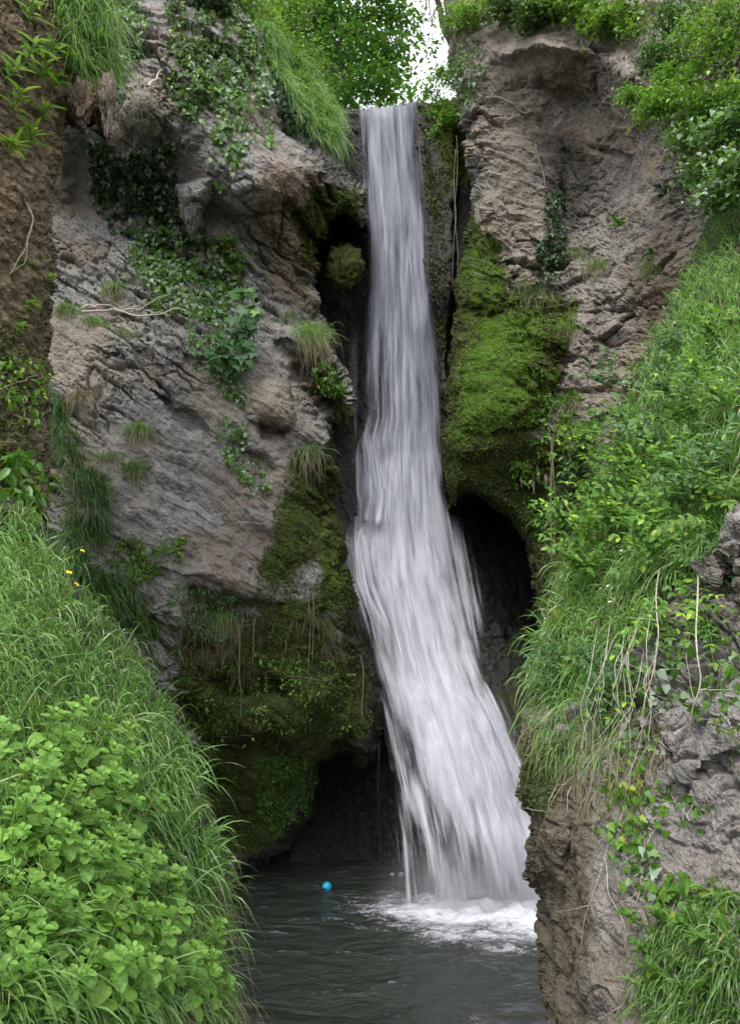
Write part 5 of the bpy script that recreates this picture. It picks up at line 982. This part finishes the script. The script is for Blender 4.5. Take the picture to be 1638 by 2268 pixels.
for k, (x, y) in enumerate([(1480, 2070), (1430, 2060), (1530, 2060), (1590, 2100), (1460, 2200), (1560, 2220), (1440, 2120), (1620, 2180), (1500, 2150)]):
    leafy_stem('broad_leaved_weed', 'oval leaved weed in the grass at the lower right corner', 'weed', right_rock, x, y, 0.16, 12, 0.062, G_BUSH, 540 + k, 'oval', (-0.1, -0.4, 0.6), 'oval leaved weeds in the lower right corner')

# --- mint like plants, lower left: one shoot, copied
def mint_proto(seed, name='mint_plant'):
    rng = np.random.default_rng(seed); o = empty(name); h = 0.26; t = np.linspace(0, 1, 8)[:, None]; C = np.array([0, 0, 1.0]) * h * t + rng.normal(0, 0.012, 3) * t ** 2 * 3
    V, Q = tube_geo(C, np.linspace(0.0042, 0.003, 8), 6); mesh_obj('stem', V, Q, None, W_STEM, True, o); P, T, S, NN = [], [], [], []
    for lv in range(7):
        z = h * [0.15, 0.36, 0.56, 0.74, 0.88, 0.97, 1.0][lv]; s = [0.050, 0.060, 0.062, 0.056, 0.045, 0.032, 0.018][lv]; el = [-.1, 0.0, 0.1, 0.2, 0.4, 0.75, 1.3][lv]; n = 2 if lv < 4 else 3
        for k in range(n):
            th = lv * 1.57 + k * 2 * math.pi / n + rng.normal(0, 0.2); c = np.array([math.cos(th), math.sin(th), el]); P.append([0.01 * c[0], 0.01 * c[1], z]); T.append(c); S.append(s * (0.85 + 0.3 * rng.random()))
            NN.append([-c[0] * el, -c[1] * el, 1.0])
    V, Tr = leaf_geo(np.array(P), np.array(T), np.array(NN), np.array(S), 'round', 0.22, rng, 0.35)
    mesh_obj('foliage', V, None, Tr, G_MINT, True, o); return o
def copy_tree(o, parent=None):
    c = o.copy(); SC.collection.objects.link(c); c.parent = parent
    for ch in [x for x in SC.objects if x.parent == o]: copy_tree(ch, c)
    return c
def kids(o, allo): return [x for x in allo if x.parent == o]
protos = [mint_proto(600 + k) for k in range(5)]; pk = {id(p): [x for x in SC.objects if x.parent == p] for p in protos}; used = set()
MR = [(-20, 1710), (120, 1705), (205, 1730), (260, 1810), (290, 1950), (340, 2080), (420, 2180), (440, 2280), (-20, 2290)]
rng = np.random.default_rng(77); mx, my = [], []
cand = pick(MR, 1500, left_bank, None, rng)
for x, y in zip(*cand):
    dn = (29 if x < 300 else 34) * (1.0 + 0.5 * max(0.0, float(px_noise(np.array([x]), np.array([y]), 60, 5, 2)[0]) * 2))
    if all((x - a) ** 2 + (y - b) ** 2 > dn ** 2 for a, b in zip(mx, my)): mx.append(x); my.append(y)
mx, my = np.array(mx), np.array(my); MP, MN = left_bank.at(mx, my)
for k in range(len(mx)):
    p = protos[k % 5]
    if k < 5: c = p
    else:
        c = p.copy(); SC.collection.objects.link(c)
        for ch in pk[id(p)]: d = ch.copy(); SC.collection.objects.link(d); d.parent = c
    d = Vector(unit(MN[k] * 0.55 + np.array([0.05, -0.15, 0.8]) + rng.normal(0, 0.13, 3))); c.location = MP[k] + MN[k] * 0.0
    c.rotation_mode = 'QUATERNION'; c.rotation_quaternion = d.to_track_quat('Z', 'Y') @ Vector((0, 0, 1)).rotation_difference(Vector((0, 0, 1)))
    s = min(1.1, 0.29 * MP[k][1]) * (0.75 + 0.5 * rng.random()); c.scale = (s, s, s)
    c['label'] = 'round leaved mint like shoot in the dense lower left patch'; c['category'] = 'plant'; c['group'] = 'mint like shoots on the lower left bank'
print('mint', len(mx))

# --- flowers
def flower(R, x, y, h, r, mat, seed, label, group, petals=5):
    rng = np.random.default_rng(seed); P, N_ = R.at(np.array([float(x)]), np.array([float(y)])); D = unit(N_[0] * 0.7 + [0, -0.2, 0.5]); o = empty('flower', P[0]); tag(o, label, 'flower', group)
    V, Q = tube_geo(D * np.linspace(0, h, 5)[:, None], 0.0018, 4); mesh_obj('stem', V, Q, None, W_STEM, True, o)
    th = np.arange(petals) * 2 * math.pi / petals; a = unit(np.cross(D, [1, 0.2, 0])); b = np.cross(D, a); T = np.cos(th)[:, None] * a + np.sin(th)[:, None] * b + D * 0.25
    V, Tr = leaf_geo(np.tile(D * h, (petals, 1)), T, np.tile(D, (petals, 1)), r, 'round', 0.2, rng); mesh_obj('petals' if False else 'petal', V, None, Tr, mat, True, o); return o
for k, (x, y) in enumerate([(130, 1320), (140, 1345), (150, 1265)]): flower(left_bank, x, y, 0.18, 0.02, M_YFLOWER, 700 + k, 'small yellow buttercup in the upper left grass', 'yellow buttercups on the left bank')
for k, (x, y) in enumerate([(1365, 1330), (1358, 1372), (1380, 1250), (1500, 740), (1340, 1180)]): flower(right_bank, x, y, 0.14, 0.014, M_WFLOWER, 710 + k, 'small white clover like flower on the right slope', 'white flowers on the right slope', 9)

# --- vines and bare roots
def vine(pts3, r, label, mat=None, name='vine', cat='vine', group=None, rng=None, forks=0):
    rng = rng or RG; P = np.array(pts3); t = np.linspace(0, len(P) - 1, max(10, len(P) * 5)); q = np.stack([np.interp(t, np.arange(len(P)), P[:, k]) for k in range(3)], -1)
    w = np.cumsum(rng.normal(0, 1, q.shape), 0); w -= np.linspace(0, 1, len(q))[:, None] * w[-1]; q = q + w * r * 0.55
    k = np.ones(3) / 3; q[1:-1] = (q[:-2] + q[1:-1] + q[2:]) / 3; r0 = q[0].copy(); g = [tube_geo(q - r0, np.linspace(r, r * 0.5, len(q)) * (1 + 0.12 * rng.normal(0, 1, len(q))), 6)]
    for f in range(forks):
        i = rng.integers(len(q) // 3, len(q) - 2); e = q[i] + rng.normal(0, 0.1, 3) * [1.4, 0.4, 1] * (r / 0.004) ** 0.5; g.append(tube_geo(np.linspace(q[i], e, 6) + rng.normal(0, r * .6, (6, 3)) - r0, np.linspace(r * .5, r * .25, 6), 5))
    V, Q = join(g); o = mesh_obj(name, V, Q, None, mat or W_VINE, True); o.location = r0; return tag(o, label, cat, group)
def line3(pts, Y): p = np.array(pts, float); return ray(p[:, 0], p[:, 1], np.asarray(Y) * np.ones(len(p)))
rng = np.random.default_rng(4)
vine(line3([(1545, 1180), (1542, 1300), (1535, 1420), (1545, 1500), (1530, 1560), (1525, 1620)], [6.2, 4.6, 4.35, 4.3, 4.32, 4.4]), 0.0055, 'thickest pale upright vine hanging before the near outcrop', rng=rng, forks=2)
vine(line3([(1470, 1190), (1455, 1300), (1460, 1400), (1448, 1500)], [6.2, 4.8, 4.6, 4.6]), 0.005, 'pale vine falling from the leafy slope, second thickest', rng=rng, forks=2)
for k in range(17):
    x = 1430 + rng.normal(0, 45); y0 = 1270 + rng.random() * 120; L = 220 + rng.random() * 260; Y = 4.75 - 0.25 * rng.random() - (x - 1400) * 0.0012
    pts = [(x + rng.normal(0, 14) * j / 3 - 10 * j, y0 + L * j / 5) for j in range(6)]
    vine(line3(pts, [Y + 1.5, Y + 0.35, Y, Y, Y - 0.02, Y + 0.03]), 0.0018 + 0.0014 * rng.random(), 'thin pale vine in the tangle hanging before the near outcrop', group='thin vines in the hanging tangle', rng=rng, forks=1)
for k, pp in enumerate([[(1350, 1640), (1320, 1720), (1290, 1800), (1250, 1880)], [(1400, 1700), (1375, 1850), (1330, 1990), (1310, 2100)], [(1290, 1700), (1262, 1760), (1275, 1850)], [(1480, 1640), (1500, 1760), (1540, 1830)], [(1440, 1850), (1420, 1990), (1400, 2080)],
                        [(1540, 1560), (1600, 1590), (1625, 1640)], [(1430, 1540), (1540, 1530), (1638, 1545)], [(1350, 1900), (1380, 2020), (1395, 2110)], [(1235, 1640), (1225, 1740), (1215, 1820)], [(1460, 2130), (1420, 2200), (1380, 2260)]]):
    P = surf_line(right_rock, pp, 0.03, 6, 10, rng); vine(P, 0.003, 'wiry vine trailing across the face of the near outcrop', group='wiry vines on the near outcrop', rng=rng, forks=2)
vine(surf_line(right_cliff, [(1088, 215), (1130, 222), (1145, 238), (1190, 245), (1205, 260), (1200, 300), (1175, 330)], 0.10, 9, 4, rng), 0.022, 'crooked bare branch across the right cliff hollow', W_ROOT, 'bare_branch', 'branch', rng=rng, forks=2)
vine(surf_line(right_cliff, [(1185, 330), (1200, 400), (1218, 470), (1222, 540), (1205, 590), (1205, 620)], 0.06, 9, 4, rng), 0.026, 'long root climbing the face of the right cliff', W_ROOT, 'root', 'root', rng=rng, forks=1)
vine(surf_line(left_cliff, [(320, 205), (345, 180), (350, 130), (385, 95), (400, 88)], 0.12, 8, 4, rng), 0.022, 'pale bent root above the left hollow', W_VINE, 'root', 'root', rng=rng, forks=2)
for k, pp in enumerate([[(175, 685), (230, 675), (300, 690), (350, 680)], [(180, 700), (250, 690), (320, 705), (380, 690), (450, 710)], [(420, 700), (480, 690), (560, 720), (600, 715)]]):
    vine(surf_line(left_cliff, pp, 0.04, 9, 8, rng), 0.022, 'twisted pale root lying along the middle of the left cliff', W_VINE, 'root', 'root', 'twisted roots across the left cliff', rng=rng, forks=2)
for k, pp in enumerate([[(440, 640), (470, 560), (520, 470), (545, 420)], [(450, 560), (455, 500), (465, 440)], [(390, 460), (410, 380), (420, 300)]]):
    vine(surf_line(left_cliff, pp, 0.06, 9, 8, rng), 0.010, 'thin stem climbing the left cliff through the ivy', W_ROOT, 'vine', 'vine', 'thin climbing stems on the left cliff', rng=rng, forks=1)
for k, pp in enumerate([[(40, 420), (55, 480), (45, 560), (20, 620)], [(48, 430), (62, 500), (52, 580), (30, 600)]]):
    vine(surf_line(left_tufa, pp, 0.05, 7, 6, rng), 0.007, 'bare looping stem down the tufa column', W_ROOT, 'vine', 'vine', 'bare stems on the tufa column', rng=rng)
for k, (x, y, L) in enumerate([(1218, 950, 300), (1222, 960, 290), (1226, 950, 250), (1008, 330, 300), (1012, 300, 340), (1170, 660, 60), (620, 1530, 120), (800, 1450, 150), (535, 1380, 210), (680, 1300, 190), (690, 1310, 150), (560, 1370, 100)]):
    R = right_cliff if x > 900 else left_cliff; P, N_ = R.at(np.array([x * 1.0]), np.array([y * 1.0])); Y = P[0][1] - 0.12
    vine(line3([(x + rng.normal(0, 3), y + L * j / 4) for j in range(5)], Y), 0.008, 'hanging rootlet on the right cliff' if x > 900 else 'hanging rootlet on the mossy left cliff', W_ROOT, 'rootlet', 'root', 'rootlets on the right cliff' if x > 900 else 'rootlets on the left cliff', rng=rng)

# --- lumps of rock and tufa that hang or lie free
def lump(name, label, cat, c, r, mat, seed, rough=0.25, n=48, group=None, paint=(0, 0, 0, 0), lush=0):
    u, v = np.meshgrid(np.linspace(0, 2 * math.pi, n, endpoint=False), np.linspace(0, math.pi, n // 2)); D = np.stack([np.cos(u) * np.sin(v), np.sin(u) * np.sin(v), np.cos(v)], -1)
    P = D * np.array(r); P[..., :2] *= (0.72 + 0.42 * D[..., 2:3]) if r[2] > 1.2 * r[0] else 1.0; h = fbm(D * 1.6 + seed, 5, 0.6, seed=seed) + 0.4 * fbm(D * 6 + seed, 3, seed=seed + 2); f1, f2, _ = worley(D * 2.2 + seed, seed); P = P * (1 + rough * h[..., None] - 0.25 * rough * (f1[..., None] - 0.5))
    i = np.arange(u.size).reshape(u.shape); j = np.roll(i, -1, 1); m = u.size
    o = mesh_obj(name, P.reshape(-1, 3), np.stack([i[:-1], i[1:], j[1:], j[:-1]], -1).reshape(-1, 4), None, mat, True, None, {'paint': np.tile(np.array(paint, float), (m, 1)), 'lush': np.full(m, float(lush))})
    o.location = c; return tag(o, label, cat, group)
lump('moss_lump', 'rounded mossy tufa lump hanging in the slot left of the fall', 'rock', ray(764, 590, 14.0), (0.36, 0.3, 0.42), M_TUFA, 3, 0.35, 110, paint=(0.62, 0.3, 0, 0), lush=0.3)
lump('hanging_rock', 'grey stalactite shaped rock hanging from the left cliff', 'rock', ray(428, 490, 12.2), (0.17, 0.25, 0.32), M_ROCK, 41, 0.35, 130, paint=(0.1, 0.1, 0.5, 0))
lump('hanging_tufa', 'pointed pale tufa knob hanging from the upper left column', 'rock', ray(238, 235, 7.1), (0.10, 0.14, 0.30), M_TUFA, 8, 0.8, 110, paint=(0, 0, 0, 0.5))
lump('hanging_tufa', 'stubby brown tufa knob left of the pale one', 'rock', ray(180, 232, 7.0), (0.13, 0.14, 0.20), M_TUFA, 9, 0.8, 110)
for k, (x, y, s) in enumerate([(1155, 1060, 0.13), (1180, 1070, 0.17), (1190, 1050, 0.14), (1210, 1065, 0.10), (1222, 905, 0.12)]):
    P, N_ = right_cliff.at(np.array([x * 1.0]), np.array([y * 1.0])); lump('stalactite', 'pale root covered stalactite under the moss ledge', 'stalactite', P[0] + N_[0] * 0.05, (0.035, 0.035, s), M_TUFA, 20 + k, 0.5, 40, 'pale stalactites under the moss ledge', (0, 0, 0, 1))
for k, (x, Y, s) in enumerate([(868, 13.6, 0.03), (888, 13.6, 0.035)]):
    p = ray(x, 1930, Y); lump('stone', 'small tan stone at the waterline behind the fall', 'stone', (p[0], p[1], 0.03), (s * 1.3, s, s), M_TUFA, 30 + k, 0.3, 24, 'small stones at the waterline', (0, 0, 0, 0.6))

# --- ball
N = NT('ball_vinyl'); b = N.n('BsdfPrincipled'); P_ = N.n('TexCoord').outputs['Object']; v = N.n('TexVoronoi'); N.l(P_, v.inputs['Vector']); v.inputs['Scale'].default_value = 9
N.l(N.mix(N.ss(v.outputs['Distance'], 0.18, 0.22), (0.01, 0.05, 0.12), (0.015, 0.30, 0.55)), b.inputs['Base Color']); b.inputs['Roughness'].default_value = 0.25; N.l(b.outputs[0], N.out.inputs['Surface'])
bp = ray(724, 1966, 12.85); u, v_ = np.meshgrid(np.linspace(0, 2 * math.pi, 32, endpoint=False), np.linspace(0, math.pi, 17)); r = 0.072
B = np.stack([np.cos(u) * np.sin(v_), np.sin(u) * np.sin(v_), np.cos(v_)], -1) * r; i = np.arange(u.size).reshape(u.shape); j = np.roll(i, -1, 1)
ball = empty('ball', (bp[0], bp[1], 0.055)); tag(ball, 'blue ball floating on the pool below the cave', 'ball')
Nb = NT('ball_plain'); bb = Nb.n('BsdfPrincipled'); bb.inputs['Base Color'].default_value = (0.015, 0.33, 0.58, 1); bb.inputs['Roughness'].default_value = 0.22; Nb.l(bb.outputs[0], Nb.out.inputs['Surface'])
mesh_obj('shell', B.reshape(-1, 3), np.stack([i[:-1], i[1:], j[1:], j[:-1]], -1).reshape(-1, 4), None, Nb.m, True, ball)
Bd = np.array([(0.5 * math.cos(a), 0.5 * math.sin(a)) for a in np.linspace(0, 6.28, 14, endpoint=False)]) * (1 + 0.3 * np.sin(np.arange(14) * 2.1))[:, None] * 0.045
D0 = np.stack([Bd[:, 0] - 0.03, 0 * Bd[:, 0], Bd[:, 1] * 0.8 - 0.022], -1); D0[:, 1] = -np.sqrt(np.clip((r + 0.0015) ** 2 - D0[:, 0] ** 2 - D0[:, 2] ** 2, 0, 1)); c0 = D0.mean(0); c0 = c0 / np.linalg.norm(c0) * (r + 0.0015)
V = np.concatenate([D0, [c0]]); k = np.arange(14); mesh_obj('printed_mark', V, None, np.stack([k, (k + 1) % 14, 0 * k + 14], -1), plain_material('dark_print', (0.01, 0.02, 0.03), (0.02, 0.03, 0.04), 0.5), True, ball)

# --- labels by place, for the look-alikes
ORD = ['first', 'second', 'third', 'fourth', 'fifth', 'sixth', 'seventh', 'eighth', 'ninth', 'tenth', 'eleventh', 'twelfth', 'thirteenth', 'fourteenth', 'fifteenth', 'sixteenth', 'seventeenth', 'eighteenth', 'nineteenth', 'twentieth', 'twenty first', 'twenty second', 'twenty third', 'twenty fourth', 'twenty fifth', 'twenty sixth']
def to_px(p):
    d = Vector(p) - Vector((0, 0, CAM_Z)); y = d.y * math.cos(PITCH) + d.z * math.sin(PITCH); z = -d.y * math.sin(PITCH) + d.z * math.cos(PITCH)
    return CX + F * d.x / y, CY - F * z / y
def relabel(group, fmt, rows=None, side='left', frm='down'):
    L = [(o, *to_px(o.location)) for o in SC.objects if o.get('group') == group and o.parent is None]
    if not rows:
        L.sort(key=lambda t: t[1])
        for k, (o, x, y) in enumerate(L): o['label'] = fmt.format(ORD[k])
    else:
        L.sort(key=lambda t: t[2]); n = math.ceil(len(L) / rows)
        for r in range(rows):
            seg = sorted(L[r * n:(r + 1) * n], key=lambda t: t[1])
            for k, (o, x, y) in enumerate(seg): o['label'] = fmt.format(ORD[k], ORD[r])
relabel('mint like shoots on the lower left bank', 'round leaved green shoot, {} from the left in the {} row of the patch down', 12)
relabel('pinnate shoots on the right slope', 'pinnate leaved shoot on the right slope, {} from the left in the {} row down', 4)
relabel('bluish shoots above the near outcrop', 'bluish green pinnate shoot above the near outcrop, {} from the left')
relabel('pinnate shoots hanging over the near outcrop', 'pinnate shoot hanging over the top of the near outcrop, {} from the left')
relabel('thin vines in the hanging tangle', 'thin pale vine of the hanging tangle, {} from the left')
relabel('wiry vines on the near outcrop', 'wiry vine trailing across the near outcrop, {} from the left')
relabel('lance leaved weeds on the tufa column', 'lance leaved weed on the tufa column, {} from left in the {} row', 4)
relabel('small weeds on the tufa column', 'small leafy weed low on the tufa column, {} from the left')
relabel('oval leaved weeds in the lower right corner', 'oval leaved weed in the lower right corner grass, {} from the left')
relabel('yellow buttercups on the left bank', 'small yellow buttercup in the upper left grass, {} from the left')
relabel('white flowers on the right slope', 'small white flower on the right slope, {} from the left')
relabel('twisted roots across the left cliff', 'twisted pale root lying across the left cliff, {} from the left')
relabel('thin climbing stems on the left cliff', 'thin stem climbing through the left cliff ivy, {} from the left')
relabel('bare stems on the tufa column', 'bare looping stem down the tufa column, {} from the left')
relabel('rootlets on the right cliff', 'thin rootlet hanging on the right cliff, {} from the left')
relabel('rootlets on the left cliff', 'thin rootlet hanging on the mossy left cliff, {} from the left')
relabel('pale stalactites under the moss ledge', 'pale root covered stalactite under the moss ledge, {} from the left')
relabel('small stones at the waterline', 'small tan stone at the waterline behind the fall, {} from the left')
